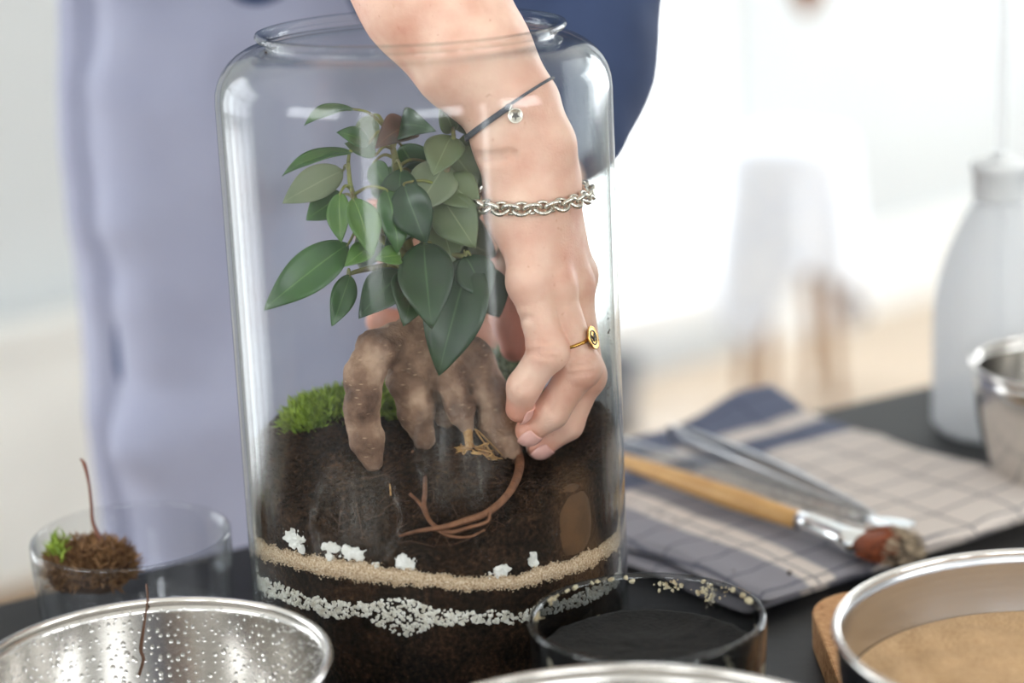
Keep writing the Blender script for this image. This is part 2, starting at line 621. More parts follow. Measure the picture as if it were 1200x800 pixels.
# ================================================================== THE GLASS JAR
RJ = 0.105
RI = 0.1022
M_jar = thin_glass('jar_glass', f0=0.034, rough=0.11)
out_p = [(0, 0.0), (0.085, 0.0), (0.096, 0.003), (0.1025, 0.010), (RJ, 0.02)]
out_p += [(RJ, 0.02 + 0.306 * k / 6) for k in range(1, 7)]
for k in range(1, 9):
    a = math.pi / 2 * k / 8
    out_p.append((RJ - 0.028 + 0.028 * math.cos(a), 0.326 + 0.028 * math.sin(a)))
out_p += [(0.0765, 0.3548), (0.0768, 0.3556), (0.079, 0.3566), (0.0812, 0.3573), (0.0822, 0.3590), (0.0815, 0.3605), (0.0795, 0.3610)]
in_p = [(0.077, 0.3598), (0.0748, 0.3580), (0.0742, 0.3560), (0.0748, 0.3535)]
for k in range(8, -1, -1):
    a = math.pi / 2 * k / 8
    in_p.append((RI - 0.026 + 0.026 * math.cos(a), 0.326 + 0.0262 * math.sin(a)))
in_p += [(RI, 0.326 - 0.306 * k / 6) for k in range(1, 7)]
in_p += [(0.0995, 0.011), (0.094, 0.0065), (0.085, 0.005), (0, 0.005)]
jar = thing('glass_jar', (0, 0, 0), 'tall clear glass jar with a wide flared rim, planted as a terrarium', 'jar')
v, f = lathe(out_p + in_p, 128)
mk('glass_body', v, f, M_jar, jar)


# ------------------------------------------------------------------ soil and layers
def soil_h(x, y):
    x = np.asarray(x, float); y = np.asarray(y, float)
    P = np.stack([x, y, 0 * x], -1)
    base = 0.133 - 0.30 * np.clip(-y - 0.025, 0, 1) - 0.05 * np.clip(-y, 0, 0.03)
    base = base + 0.010 * np.exp(-((x + 0.06) ** 2 + (y - 0.03) ** 2) / 0.0012) + 0.006 * np.clip((x - 0.03) / 0.07, 0, 1)
    base = base - 0.020 * np.exp(-((x - 0.062) ** 2 / 0.0007 + (y + 0.012) ** 2 / 0.0009))          # hollow scooped out under the fingers
    return base + 0.003 * fbm(P, 40, 3, 3) + 0.0016 * vnoise(P, 190, 9)


M_soil, nt, p = new_mat('dark_potting_soil')
p.inputs['Roughness'].default_value = 0.95
p.inputs['Specular IOR Level'].default_value = 0.25
tc = add(nt, 'ShaderNodeTexCoord')
n1 = add(nt, 'ShaderNodeTexNoise'); n1.inputs['Scale'].default_value = 420; n1.inputs['Detail'].default_value = 5
n2 = add(nt, 'ShaderNodeTexNoise'); n2.inputs['Scale'].default_value = 55; n2.inputs['Detail'].default_value = 3
nt.links.new(tc.outputs['Object'], n1.inputs['Vector']); nt.links.new(tc.outputs['Object'], n2.inputs['Vector'])
r1 = ramp(nt, [(0.3, (0.010, 0.006, 0.004)), (0.52, (0.030, 0.018, 0.011)), (0.68, (0.062, 0.036, 0.020)), (0.8, (0.16, 0.10, 0.06))])
nt.links.new(n1.outputs['Fac'], r1.inputs['Fac'])
mx = add(nt, 'ShaderNodeMix', data_type='RGBA', blend_type='MULTIPLY')
r2 = ramp(nt, [(0.35, (0.55, 0.55, 0.55)), (0.65, (1.3, 1.15, 1.05))])
nt.links.new(n2.outputs['Fac'], r2.inputs['Fac'])
mx.inputs[0].default_value = 1.0
nt.links.new(r1.outputs['Color'], mx.inputs[6]); nt.links.new(r2.outputs['Color'], mx.inputs[7])
nt.links.new(mx.outputs[2], p.inputs['Base Color'])
b = add(nt, 'ShaderNodeBump'); b.inputs['Strength'].default_value = 0.9; b.inputs['Distance'].default_value = 0.0015
nt.links.new(n1.outputs['Fac'], b.inputs['Height']); nt.links.new(b.outputs['Normal'], p.inputs['Normal'])

RS = 0.1006
NT, NR = 220, 60
ang = np.linspace(0, 2 * math.pi, NT, endpoint=False)
rows = []
for i in range(1, NR + 1):
    r = RS * i / NR
    x, y = r * np.cos(ang), r * np.sin(ang)
    rows.append(np.stack([x, y, soil_h(x, y)], 1))
top_edge = rows[-1]
NS = 24
for i in range(1, NS + 1):
    t = i / NS
    z = top_edge[:, 2] * (1 - t) + 0.0075 * t
    rr_ = np.where(z < 0.02, RS - 0.012 * ((0.02 - z) / 0.0125) ** 2, RS)
    P = np.stack([rr_ * np.cos(ang), rr_ * np.sin(ang), z], 1)
    k = 1 - 0.006 * np.clip(vnoise(P, 260, 5), 0, 1)
    P[:, :2] *= k[:, None]
    rows.append(P)
V = np.vstack([np.array([[0, 0, float(soil_h(0, 0))]])] + rows + [np.array([[0, 0, 0.0075]])])
Fs = [(0, 1 + k, 1 + (k + 1) % NT) for k in range(NT)]
nrow = len(rows)
for i in range(nrow - 1):
    for k in range(NT):
        l = (k + 1) % NT
        Fs.append((1 + i * NT + k, 1 + (i + 1) * NT + k, 1 + (i + 1) * NT + l, 1 + i * NT + l))
last = len(V) - 1
Fs += [(1 + (nrow - 1) * NT + k, last, 1 + (nrow - 1) * NT + (k + 1) % NT) for k in range(NT)]
soil = mk('soil', V, Fs, M_soil)
tag(soil, 'dark crumbly potting soil filling the lower third of the jar', 'soil', kind='stuff')
# crumbs on the surface and against the glass
n = 9000
rr_ = RS * 0.985 * np.sqrt(rng.uniform(0.0, 1, n)); aa = rng.uniform(0, 2 * math.pi, n)
cx, cy = rr_ * np.cos(aa), rr_ * np.sin(aa)
cen = np.stack([cx, cy, soil_h(cx, cy)], 1)
sz = np.clip(rng.lognormal(math.log(0.0009), 0.45, n), 0.0004, 0.003)
aa2 = rng.uniform(math.pi * 1.0, math.pi * 2.0, 5000)
zt = soil_h(RS * np.cos(aa2), RS * np.sin(aa2))
z2 = 0.01 + (zt - 0.01) * rng.uniform(0, 1, 5000)
cen2 = np.stack([(RS - 0.0006) * np.cos(aa2), (RS - 0.0006) * np.sin(aa2), z2], 1)
v1, f1 = scatter(np.vstack([cen, cen2]), np.concatenate([sz, rng.uniform(0.0005, 0.0013, 5000)]), 'oct')
mk('soil_crumbs', v1, f1, M_soil, soil, smooth=False)['kind'] = 'stuff'

M_sand, nt, p = new_mat('layer_sand')
p.inputs['Roughness'].default_value = 0.9
tc = add(nt, 'ShaderNodeTexCoord'); n1 = add(nt, 'ShaderNodeTexNoise'); n1.inputs['Scale'].default_value = 900; n1.inputs['Detail'].default_value = 2
nt.links.new(tc.outputs['Object'], n1.inputs['Vector'])
r1 = ramp(nt, [(0.3, lin((165, 135, 105))), (0.55, lin((214, 190, 160))), (0.75, lin((240, 226, 205)))])
nt.links.new(n1.outputs['Fac'], r1.inputs['Fac']); nt.links.new(r1.outputs['Color'], p.inputs['Base Color'])


def layer_z(px_list, r):
    """profile picked along the front of the glass: angle and height of the layer edges"""
    out = []
    for px, py in px_list:
        d = _f + (px - 600) / F_PX * _R - (py - 400) / F_PX * _U
        a = d[0] ** 2 + d[1] ** 2
        bq = 2 * (CAM[0] * d[0] + CAM[1] * d[1])
        c = CAM[0] ** 2 + CAM[1] ** 2 - r * r
        disc = max(bq * bq - 4 * a * c, 0)
        t = (-bq - math.sqrt(disc)) / (2 * a)
        q = CAM + t * d
        out.append((math.atan2(q[1], q[0]), q[2]))
    return out


def band(name, top_px, bot_px, r, mat, wob):
    tp = sorted(layer_z(top_px, r)); bp = sorted(layer_z(bot_px, r))
    # the layer carries on level round the back of the jar
    a = np.linspace(-math.pi * 1.5, math.pi * 0.5, 500, endpoint=False)
    def ev(lst):
        A = [q[0] for q in lst]; Z = [q[1] for q in lst]
        lo_, hi_ = A[0], A[-1]
        A2 = [lo_ - 0.5] + A + [hi_ + 0.5]
        mz = 0.5 * (Z[0] + Z[-1])
        return np.interp(a, A2, [mz] + Z + [mz])
    zt_, zb_ = ev(tp), ev(bp)
    Pn = np.stack([np.cos(a) * r, np.sin(a) * r, 0 * a], 1)
    zt_ = zt_ + wob * (fbm(Pn, 160, 3, 21)); zb_ = zb_ + wob * (fbm(Pn, 180, 3, 31))
    zb_ = np.minimum(zb_, zt_ - 0.001)
    return a, zt_, zb_


SAND_TOP = [(297, 628), (330, 643), (365, 652), (405, 656), (450, 664), (500, 671), (550, 676), (590, 676), (625, 668), (655, 660), (690, 648), (715, 633), (731, 612)]
SAND_BOT = [(297, 646), (330, 659), (365, 671), (405, 677), (450, 684), (500, 687), (550, 691), (590, 691), (625, 686), (655, 677), (690, 664), (715, 649), (731, 628)]
a, zt_, zb_ = band('sand', SAND_TOP, SAND_BOT, RI, M_sand, 0.0013)
ro, ri_ = 0.1015, 0.097
vv = []; ff = []
for i in range(len(a)):
    c, s = math.cos(a[i]), math.sin(a[i])
    zm = 0.5 * (zt_[i] + zb_[i])
    vv += [(ro * c - 0.0 , ro * s, zt_[i] - 0.0004), ((ro + 0.0002) * c, (ro + 0.0002) * s, zm), (ro * c, ro * s, zb_[i] + 0.0004), (ri_ * c, ri_ * s, zb_[i]), (ri_ * c, ri_ * s, zt_[i])]
n = len(a)
for i in range(n):
    j = (i + 1) % n
    for k in range(5):
        l = (k + 1) % 5
        ff.append((i * 5 + k, i * 5 + l, j * 5 + l, j * 5 + k))
sand = tag(mk('sand_layer', vv, ff, M_sand), 'band of pale beige sand between the soil layers in the jar', 'sand', kind='stuff')
n = 5200
ai = rng.uniform(math.pi, 2 * math.pi, n) - 2 * math.pi * 0
ai = np.where(ai > math.pi * 0.5, ai - 2 * math.pi, ai)
z1 = np.interp(ai, a, zt_); z0 = np.interp(ai, a, zb_)
tt = np.where(rng.uniform(size=n) < 0.45, np.where(rng.uniform(size=n) < 0.5, rng.normal(0, 0.09, n), rng.normal(1, 0.09, n)), rng.uniform(0, 1, n))
zz = z0 + (z1 - z0) * tt
v1, f1 = scatter(np.stack([(RI - 0.0006) * np.cos(ai), (RI - 0.0006) * np.sin(ai), zz], 1), rng.uniform(0.0003, 0.0006, n), 'oct')
mk('sand_grains', v1, f1, M_sand, sand, smooth=False)['kind'] = 'stuff'

# white gravel layer: pebbles only a few pixels across
M_grav = simple('white_gravel', lin((250, 247, 240)), 0.8, col2=lin((214, 206, 190)), scale=300)
GR_TOP = [(299, 672), (330, 684), (365, 701), (400, 705), (425, 708), (445, 699), (475, 702), (510, 713), (550, 716), (575, 717), (610, 716), (650, 705), (700, 688), (731, 660)]
GR_BOT = [(299, 690), (330, 704), (365, 719), (400, 726), (425, 720), (445, 737), (475, 748), (510, 734), (550, 731), (575, 732), (610, 731), (650, 720), (700, 702), (731, 674)]
a, zt_, zb_ = band('gravel', GR_TOP, GR_BOT, RI, M_grav, 0.0012)
n = 2400
ai = rng.uniform(math.pi * 0.95, 2.05 * math.pi, n); ai = np.where(ai > math.pi * 0.5, ai - 2 * math.pi, ai)
z1 = np.interp(ai, a, zt_); z0 = np.interp(ai, a, zb_)
keep = rng.uniform(size=n) < np.clip((z1 - z0) / 0.012, 0.25, 1)
ai, z1, z0 = ai[keep], z1[keep], z0[keep]
n = len(ai)
zz = z0 + (z1 - z0) * rng.uniform(0, 1, n)
sz = rng.uniform(0.0007, 0.0015, n)
rr_ = RI - sz * 1.15 - rng.uniform(0, 0.0008, n)
v1, f1 = scatter(np.stack([rr_ * np.cos(ai), rr_ * np.sin(ai), zz], 1), sz, 'ico', 0.22)
grav = tag(mk('gravel_layer', v1, f1, M_grav, smooth=False), 'wavy seam of small white gravel low in the jar', 'gravel', kind='stuff')

# white perlite chunks lying on the sand line against the glass
M_perl = simple('perlite', lin((245, 243, 238)), 0.9, col2=lin((225, 222, 214)), scale=200, bump=0.4, bump_scale=500)
PERL = [((342, 632), (30, 19), 'ragged white perlite chunk at the left end of the sand line in the jar'),
        ((351, 644), (11, 12), 'small white perlite crumb under the ragged chunk at the left'),
        ((386, 643), (20, 11), 'flat white perlite chunk left of the squarest chunk above the sand'),
        ((411, 650), (25, 15), 'squarest and largest white perlite chunk above the sand line'),
        ((386, 654), (10, 9), 'tiny white perlite crumb set into the sand below the flat chunk'),
        ((439, 665), (9, 9), 'tiny white perlite crumb near the middle of the sand line'),
        ((473, 660), (20, 15), 'white perlite chunk leaning at the middle of the sand line'),
        ((587, 672), (20, 14), 'bluish white perlite chunk right of the middle of the sand line'),
        ((627, 659), (11, 22), 'upright white perlite chunk at the right of the sand line')]
for (px, py), (w, h), lab in PERL:
    (an, z), = layer_z([(px, py)], RI)
    s = 1.10 / F_PX
    nn = 90
    pts = []
    dirs = rng.normal(size=(nn, 3)); dirs /= np.linalg.norm(dirs, axis=1)[:, None]
    def sd(P, an=an, z=z, w=w, h=h, s=s):
        rad = np.sqrt(P[:, 0] ** 2 + P[:, 1] ** 2)
        da = (np.arctan2(P[:, 1], P[:, 0]) - an) * RI
        q = np.stack([da / (w * s * .62), (P[:, 2] - z) / (h * s * .62), (rad - (RI - 0.0022)) / 0.0019], 1)
        l = np.sqrt((np.abs(q) ** 2.6).sum(1)) - 1
        return l * 0.002 + 0.0011 * vnoise(P, 420, int(px)) + 0.0007 * vnoise(P, 950, 5)
    c = np.array([(RI - 0.002) * math.cos(an), (RI - 0.002) * math.sin(an), z])
    ext = max(w, h) * s * 0.9 + 0.001
    v1, f1 = surface(sd, c - ext, c + ext, 0.0005, 0)
    tag(mk('perlite_chunk', v1, f1, M_perl, smooth=False), lab, 'perlite', 'white perlite bits on the sand line')

# brown oval lump pressed against the glass at the right
M_oval = simple('oval_brown', lin((88, 60, 34)), 0.8, col2=lin((60, 40, 23)), scale=90, bump=0.3, bump_scale=300)
(an, z), = layer_z([(679, 614)], RI)
def sd(P):
    rad = np.sqrt(P[:, 0] ** 2 + P[:, 1] ** 2)
    da = (np.arctan2(P[:, 1], P[:, 0]) - an) * RI
    q = np.stack([da / 0.0165, (P[:, 2] - z) / 0.021, (rad - (RI - 0.0052)) / 0.0050], 1)
    l = ((np.abs(q) ** 2.5).sum(1)) ** 0.4 - 1
    return l * 0.005
c = np.array([(RI - 0.006) * math.cos(an), (RI - 0.006) * math.sin(an), z])
v1, f1 = surface(sd, c - 0.026, c + 0.026, 0.0012, 0)
tag(mk('brown_oval', v1, f1, M_oval), 'smooth brown oval lump in the soil below the hand', 'brown_oval')

# ================================================================== FICUS
ftr = at(500, 470, 0.0)
ficus = thing('ficus_bonsai', (0, 0.0, 0.13), 'ginseng ficus bonsai with thick legged roots and glossy leaves in the jar', 'plant')
def sd_trunk(P):
    A = lambda px, py, Y: at(px, py, Y)
    legA = chain(P, [A(500, 412, 0.004), A(466, 402, -0.008), A(440, 410, -0.02), A(427, 440, -0.028), A(424, 480, -0.032), A(429, 515, -0.034), A(437, 541, -0.036)],
                 [0.013, 0.0105, 0.0100, 0.0092, 0.0086, 0.0082, 0.0056], 0.006)
    legB = chain(P, [A(485, 415, -0.002), A(478, 445, -0.010), A(488, 480, -0.012), A(497, 515, -0.012)], [0.014, 0.0108, 0.0092, 0.0058], 0.006)
    legC = chain(P, [A(512, 415, 0.0), A(529, 452, -0.012), A(540, 478, -0.016), A(546, 497, -0.016)], [0.012, 0.0074, 0.0072, 0.0044], 0.005)
    legF = chain(P, [A(505, 430, 0.0), A(515, 462, 0.002), A(522, 490, 0.004)], [0.010, 0.0075, 0.006], 0.005)
    legD = chain(P, [A(520, 405, 0.004), A(555, 420, 0.002), A(572, 455, -0.002), A(584, 495, -0.006), A(594, 540, -0.010)], [0.010, 0.0098, 0.0098, 0.0092, 0.0080], 0.006)
    legE = chain(P, [A(500, 420, 0.02), A(505, 460, 0.035), A(515, 520, 0.04)], [0.012, 0.009, 0.007], 0.006)
    neck = chain(P, [A(508, 420, 0.004), A(500, 392, 0.004), A(490, 362, 0.004), A(484, 335, 0.004)], [0.016, 0.0125, 0.0085, 0.0055], 0.006)
    d = smin(legA, legB, 0.005)
    d = smin(d, legC, 0.003); d = smin(d, legD, 0.004); d = smin(d, legE, 0.004); d = smin(d, legF, 0.003); d = smin(d, neck, 0.008)
    # warts and grooves
    d = d + 0.0011 * fbm(P, 95, 3, 2) + 0.0005 * vnoise(P, 330, 8)
    return d
b0 = np.array(at(395, 345, 0)); b1 = np.array(at(615, 545, 0))
v1, f1 = surface(sd_trunk, (b0[0] - 0.006, -0.055, soil_h(0, 0) - 0.022), (b1[0], 0.06, b0[2] + 0.006), 0.0014)
M_bark, nt, p = new_mat('ficus_bark')
p.inputs['Roughness'].default_value = 0.8
tc = add(nt, 'ShaderNodeTexCoord')
n1 = add(nt, 'ShaderNodeTexNoise'); n1.inputs['Scale'].default_value = 60; n1.inputs['Detail'].default_value = 6
mp = add(nt, 'ShaderNodeMapping'); mp.inputs['Scale'].default_value = (110, 110, 420)
n2 = add(nt, 'ShaderNodeTexVoronoi'); n2.feature = 'F1'; n2.inputs['Scale'].default_value = 1.0
nt.links.new(tc.outputs['Object'], n1.inputs['Vector']); nt.links.new(tc.outputs['Object'], mp.inputs['Vector']); nt.links.new(mp.outputs['Vector'], n2.inputs['Vector'])
r1 = ramp(nt, [(0.32, lin((82, 58, 44))), (0.5, lin((130, 100, 80))), (0.68, lin((180, 150, 126)))])
nt.links.new(n1.outputs['Fac'], r1.inputs['Fac'])
r2 = ramp(nt, [(0.10, lin((196, 164, 134))), (0.22, (0, 0, 0))])
mx = add(nt, 'ShaderNodeMix', data_type='RGBA', blend_type='LIGHTEN'); mx.inputs[0].default_value = 0.5
nt.links.new(n2.outputs['Distance'], r2.inputs['Fac'])
nt.links.new(r1.outputs['Color'], mx.inputs[6]); nt.links.new(r2.outputs['Color'], mx.inputs[7])
nt.links.new(mx.outputs[2], p.inputs['Base Color'])
b = add(nt, 'ShaderNodeBump'); b.inputs['Strength'].default_value = 0.9; b.inputs['Distance'].default_value = 0.0014
n3 = add(nt, 'ShaderNodeTexNoise'); n3.inputs['Scale'].default_value = 350; n3.inputs['Detail'].default_value = 5
nt.links.new(tc.outputs['Object'], n3.inputs['Vector'])
nt.links.new(n3.outputs['Fac'], b.inputs['Height']); nt.links.new(b.outputs['Normal'], p.inputs['Normal'])
tag(mk('trunk', v1, f1, M_bark, ficus), 'swollen brown grey trunk on several leg-like roots')

# stems
M_stem = simple('green_stem', lin((120, 128, 62)), 0.55, col2=lin((96, 84, 52)), scale=120)
STEMS = [
    [(486, 345, .004, .0045), (484, 318, .004, .0040), (478, 290, .006, .0034), (470, 255, .008, .0028), (466, 215, .008, .0024), (462, 180, .008, .0018), (452, 150, .008, .0012)],
    [(484, 318, .004, .0034), (500, 280, -.004, .0028), (518, 235, -.006, .0024), (524, 195, -.004, .0018), (532, 160, -.002, .0012)],
    [(478, 300, .006, .0028), (455, 285, -.004, .0024), (430, 262, -.01, .0019), (412, 222, -.012, .0014), (408, 190, -.01, .0010)],
    [(478, 310, .006, .0022), (448, 312, -.008, .0018), (418, 318, -.014, .0013), (408, 322, -.016, .0010)],
    [(484, 318, .004, .0028), (510, 300, -.012, .0020), (545, 300, -.02, .0014)],
]
parts = []; stem_pts = []
for s in STEMS:
    P = np.array([at(a_, b_, Y) for a_, b_, Y, r in s]); R_ = [q[3] for q in s]
    Pc = cat_rom(P, 6); stem_pts.append(Pc)
    parts.append(tube(Pc, np.interp(np.linspace(0, 1, len(Pc)), np.linspace(0, 1, len(R_)), R_), 8))
stem_pts = np.vstack(stem_pts)


def leaf_mat(name, c1, c2, rib, trans=0.25, rough=0.32):
    m, nt, p = new_mat(name)
    uv = add(nt, 'ShaderNodeUVMap')
    sx = add(nt, 'ShaderNodeSeparateXYZ'); nt.links.new(uv.outputs['UV'], sx.inputs[0])
    ab = add(nt, 'ShaderNodeMath', operation='SUBTRACT'); ab.inputs[1].default_value = 0.5
    nt.links.new(sx.outputs['X'], ab.inputs[0])
    ab2 = add(nt, 'ShaderNodeMath', operation='ABSOLUTE'); nt.links.new(ab.outputs[0], ab2.inputs[0])
    ribr = ramp(nt, [(0.008, (.55, .55, .55)), (0.024, (0, 0, 0))]); nt.links.new(ab2.outputs[0], ribr.inputs['Fac'])
    # side veins: v - 0.6*|u| stripes
    vm = add(nt, 'ShaderNodeMath', operation='MULTIPLY_ADD'); vm.inputs[1].default_value = -0.55
    nt.links.new(ab2.outputs[0], vm.inputs[0]); nt.links.new(sx.outputs['Y'], vm.inputs[2])
    vs = add(nt, 'ShaderNodeMath', operation='MULTIPLY'); vs.inputs[1].default_value = 90.0; nt.links.new(vm.outputs[0], vs.inputs[0])
    sn = add(nt, 'ShaderNodeMath', operation='SINE'); nt.links.new(vs.outputs[0], sn.inputs[0])
    vr = ramp(nt, [(0.93, (0, 0, 0)), (1.0, (0.07, 0.07, 0.07))]); nt.links.new(sn.outputs[0], vr.inputs['Fac'])
    addn = add(nt, 'ShaderNodeMix', data_type='RGBA', blend_type='ADD'); addn.inputs[0].default_value = 1.0
    nt.links.new(ribr.outputs['Color'], addn.inputs[6]); nt.links.new(vr.outputs['Color'], addn.inputs[7])
    tc = add(nt, 'ShaderNodeTexCoord'); n1 = add(nt, 'ShaderNodeTexNoise'); n1.inputs['Scale'].default_value = 60
    nt.links.new(tc.outputs['Object'], n1.inputs['Vector'])
    cr = ramp(nt, [(0.35, c1), (0.65, c2)]); nt.links.new(n1.outputs['Fac'], cr.inputs['Fac'])
    mx = add(nt, 'ShaderNodeMix', data_type='RGBA'); nt.links.new(addn.outputs[2], mx.inputs[0])
    nt.links.new(cr.outputs['Color'], mx.inputs[6]); mx.inputs[7].default_value = (*rib, 1)
    nt.links.new(mx.outputs[2], p.inputs['Base Color'])
    p.inputs['Roughness'].default_value = rough
    tl = add(nt, 'ShaderNodeBsdfTranslucent'); nt.links.new(mx.outputs[2], tl.inputs['Color'])
    ms = add(nt, 'ShaderNodeMixShader'); ms.inputs[0].default_value = trans
    nt.links.new(p.outputs[0], ms.inputs[1]); nt.links.new(tl.outputs[0], ms.inputs[2])
    nt.links.new(ms.outputs[0], nt.nodes['Material Output'].inputs['Surface'])
    return m


L_DARK = leaf_mat('leaf_dark', lin((34, 62, 34)), lin((24, 48, 28)), lin((80, 108, 70)), 0.0)
L_MID = leaf_mat('leaf_mid', lin((54, 92, 42)), lin((40, 76, 36)), lin((104, 140, 76)), 0.0)
L_LITE = leaf_mat('leaf_light', lin((84, 122, 46)), lin((62, 102, 40)), lin((136, 164, 92)), 0.15)
L_PALE = leaf_mat('leaf_pale', lin((118, 128, 100)), lin((104, 116, 88)), lin((150, 160, 130)), 0.0, 0.45)
L_OLIVE = leaf_mat('leaf_olive', lin((92, 104, 70)), lin((76, 92, 58)), lin((130, 140, 104)), 0.0, 0.4)
L_BROWN = leaf_mat('leaf_brown', lin((82, 44, 28)), lin((48, 38, 28)), lin((110, 80, 56)), 0.0)


def leaf(base, tip, width, roll=0.0, curl=0.08, fold=0.18, mat=None, pet=True):
    """oval leaf: base/tip = (px, py, Y); roll about its length; curl = droop; fold = V along the midrib"""
    B = np.array(at(*base)); T_ = np.array(at(*tip))
    axv = T_ - B; L = np.linalg.norm(axv); axv /= L
    cd = CAM - (B + T_) / 2; cd /= np.linalg.norm(cd)
    nrm = cd - axv * (cd @ axv); nrm /= np.linalg.norm(nrm)
    side = np.cross(axv, nrm)
    c, s = math.cos(roll), math.sin(roll)
    nrm, side = c * nrm + s * side, -s * nrm + c * side
    NV, NU = 18, 8
    vv, uvs = [], []
    for j in range(NV + 1):
        t = j / NV
        w = width * 0.5 * (math.sin(math.pi * min(1, t ** 0.82)) ** 0.72) * (1 - 0.35 * t ** 4)
        if t > 0.93: w = max(w, width * 0.5 * 0.10 * (1 - t) / 0.07)
        if j == 0: w = width * 0.02
        for i in range(NU + 1):
            u = i / NU * 2 - 1
            bend = curl * L * (4 * t * (1 - t)) - curl * L * 0.8 * max(0, t - 0.75) ** 2 * 6
            lift = fold * w * abs(u) ** 1.3 + 0.02 * width * math.sin(t * 9 + u * 2)
            vv.append(B + axv * (L * t) + side * (w * u) + nrm * (bend + lift * 1.0))
            uvs.append((i / NU, t))
    ff = []
    for j in range(NV):
        for i in range(NU):
            q = j * (NU + 1) + i
            ff.append((q, q + 1, q + NU + 2, q + NU + 1))
    o = mk('leaf', vv, ff, mat, ficus)
    ul = o.data.uv_layers.new(name='UVMap')
    lv = np.empty(len(o.data.loops), np.int32)
    o.data.loops.foreach_get('vertex_index', lv)
    ul.data.foreach_set('uv', np.array(uvs)[lv].ravel())
    md = o.modifiers.new('thick', 'SOLIDIFY'); md.thickness = 0.0005; md.offset = 0
    if pet:
        d = np.linalg.norm(stem_pts - B, axis=1)
        S = stem_pts[int(np.argmin(d))]
        mid = (S + B) / 2 + np.array([0, 0, 0.003])
        parts.append(tube(cat_rom([S, mid, B, B + axv * L * 0.08], 4), [0.0011, 0.0008, 0.0006], 6))
    return o


LEAVES = [
    # base, tip, width, roll, curl, fold, material
    ((414, 128, .000), (357, 145, -.02), .013, 1.05, .10, .2, L_MID),
    ((412, 178, -.01), (331, 204, -.03), .014, 1.05, .08, .2, L_MID),
    ((402, 200, .02), (331, 238, .01), .020, .35, .05, .2, L_PALE),
    ((402, 228, .02), (359, 258, .01), .018, .3, .05, .2, L_MID),
    ((399, 226, -.02), (400, 284, -.03), .014, .5, .05, .3, L_LITE),
    ((413, 232, -.03), (436, 300, -.04), .019, -.5, .06, .3, L_LITE),
    ((436, 288, -.03), (404, 312, -.045), .012, .3, .08, .3, L_LITE),
    ((408, 286, -.025), (309, 363, -.045), .023, .15, .10, .15, L_MID),
    ((410, 322, -.02), (389, 382, -.035), .014, -.2, .05, .2, L_MID),
    ((474, 320, -.02), (421, 372, -.045), .023, .3, .12, .15, L_DARK),
    ((482, 318, -.02), (474, 381, -.045), .024, -.3, .10, .2, L_DARK),
    ((497, 284, -.02), (506, 384, -.05), .030, .1, .10, .12, L_DARK),
    ((552, 302, -.02), (514, 440, -.04), .034, .15, .08, .12, L_DARK),
    ((486, 232, .00), (452, 290, -.02), .020, -.4, .08, .2, L_DARK),
    ((470, 198, -.01), (470, 268, -.02), .022, .25, .10, .15, L_DARK),
    ((456, 262, .00), (420, 316, .005), .020, .5, .1, .2, L_DARK),
    ((484, 152, .00), (441, 172, -.02), .020, .5, .24, .2, L_BROWN),
    ((470, 150, -.005), (508, 152, -.025), .018, -.3, .25, .2, L_DARK),
    ((437, 135, .012), (430, 178, .02), .016, .5, .06, .2, L_OLIVE),
    ((432, 168, .0), (395, 155, -.01), .012, .6, .08, .2, L_MID),
    ((440, 182, .0), (404, 168, .0), .014, .8, .05, .2, L_MID),
    ((438, 190, .01), (455, 222, .0), .014, .4, .05, .2, L_MID),
    ((530, 160, .0), (508, 205, -.02), .022, .3, .08, .2, L_OLIVE),
    ((528, 176, .01), (560, 218, .0), .024, -.2, .08, .2, L_OLIVE),
    ((524, 192, .0), (486, 250, -.02), .026, .2, .08, .15, L_PALE),
    ((520, 210, -.005), (562, 244, -.02), .022, -.2, .06, .2, L_OLIVE),
    ((518, 230, -.01), (557, 290, -.025), .026, .1, .08, .15, L_OLIVE),
    ((512, 245, .0), (530, 310, -.02), .026, -.2, .08, .15, L_OLIVE),
    ((545, 300, -.02), (572, 352, -.03), .022, -.2, .08, .2, L_DARK),
    ((534, 168, .02), (575, 186, .03), .030, .2, .08, .15, L_OLIVE),
    ((526, 186, .03), (556, 262, .04), .036, .1, .06, .15, L_OLIVE),
    ((530, 150, .02), (548, 128, .03), .022, .2, .08, .15, L_OLIVE),
    ((500, 262, .03), (582, 300, .035), .034, .1, .06, .15, L_OLIVE),
    ((474, 215, -.02), (500, 285, -.03), .024, .3, .08, .2, L_DARK),
    ((452, 222, -.02), (466, 296, -.03), .020, -.5, .08, .2, L_MID),
    ((470, 170, .02), (500, 216, .03), .024, .1, .06, .15, L_MID),
    ((500, 190, .02), (478, 238, .03), .024, .1, .06, .15, L_DARK),
    ((440, 250, .0), (418, 268, -.01), .014, .2, .08, .2, L_MID),
    ((560, 312, .01), (585, 372, .01), .024, .0, .05, .15, L_DARK),
    ((470, 300, -.025), (440, 304, -.04), .012, .4, .1, .2, L_LITE),
    ((530, 155, .01), (516, 118, .0), .014, .4, .08, .2, L_OLIVE),
    ((500, 278, .02), (545, 320, .03), .028, .2, .08, .15, L_DARK),
    ((480, 200, .02), (508, 240, .035), .026, .2, .08, .15, L_DARK),
    ((470, 230, .03), (440, 200, .04), .024, .2, .08, .15, L_MID),
]
for bs, tp, w, ro_, cu, fo, m in LEAVES:
    leaf(bs, tp, w, ro_, cu, fo, m)
v1, f1 = join(parts)
mk('branches', v1, f1, M_stem, ficus)

# thin roots lying on the soil
M_root = simple('reddish_root', lin((136, 92, 64)), 0.7, col2=lin((100, 64, 44)), scale=150, bump=0.3, bump_scale=400)
M_root2 = simple('straw_root', lin((190, 150, 92)), 0.75, col2=lin((140, 100, 58)), scale=200)


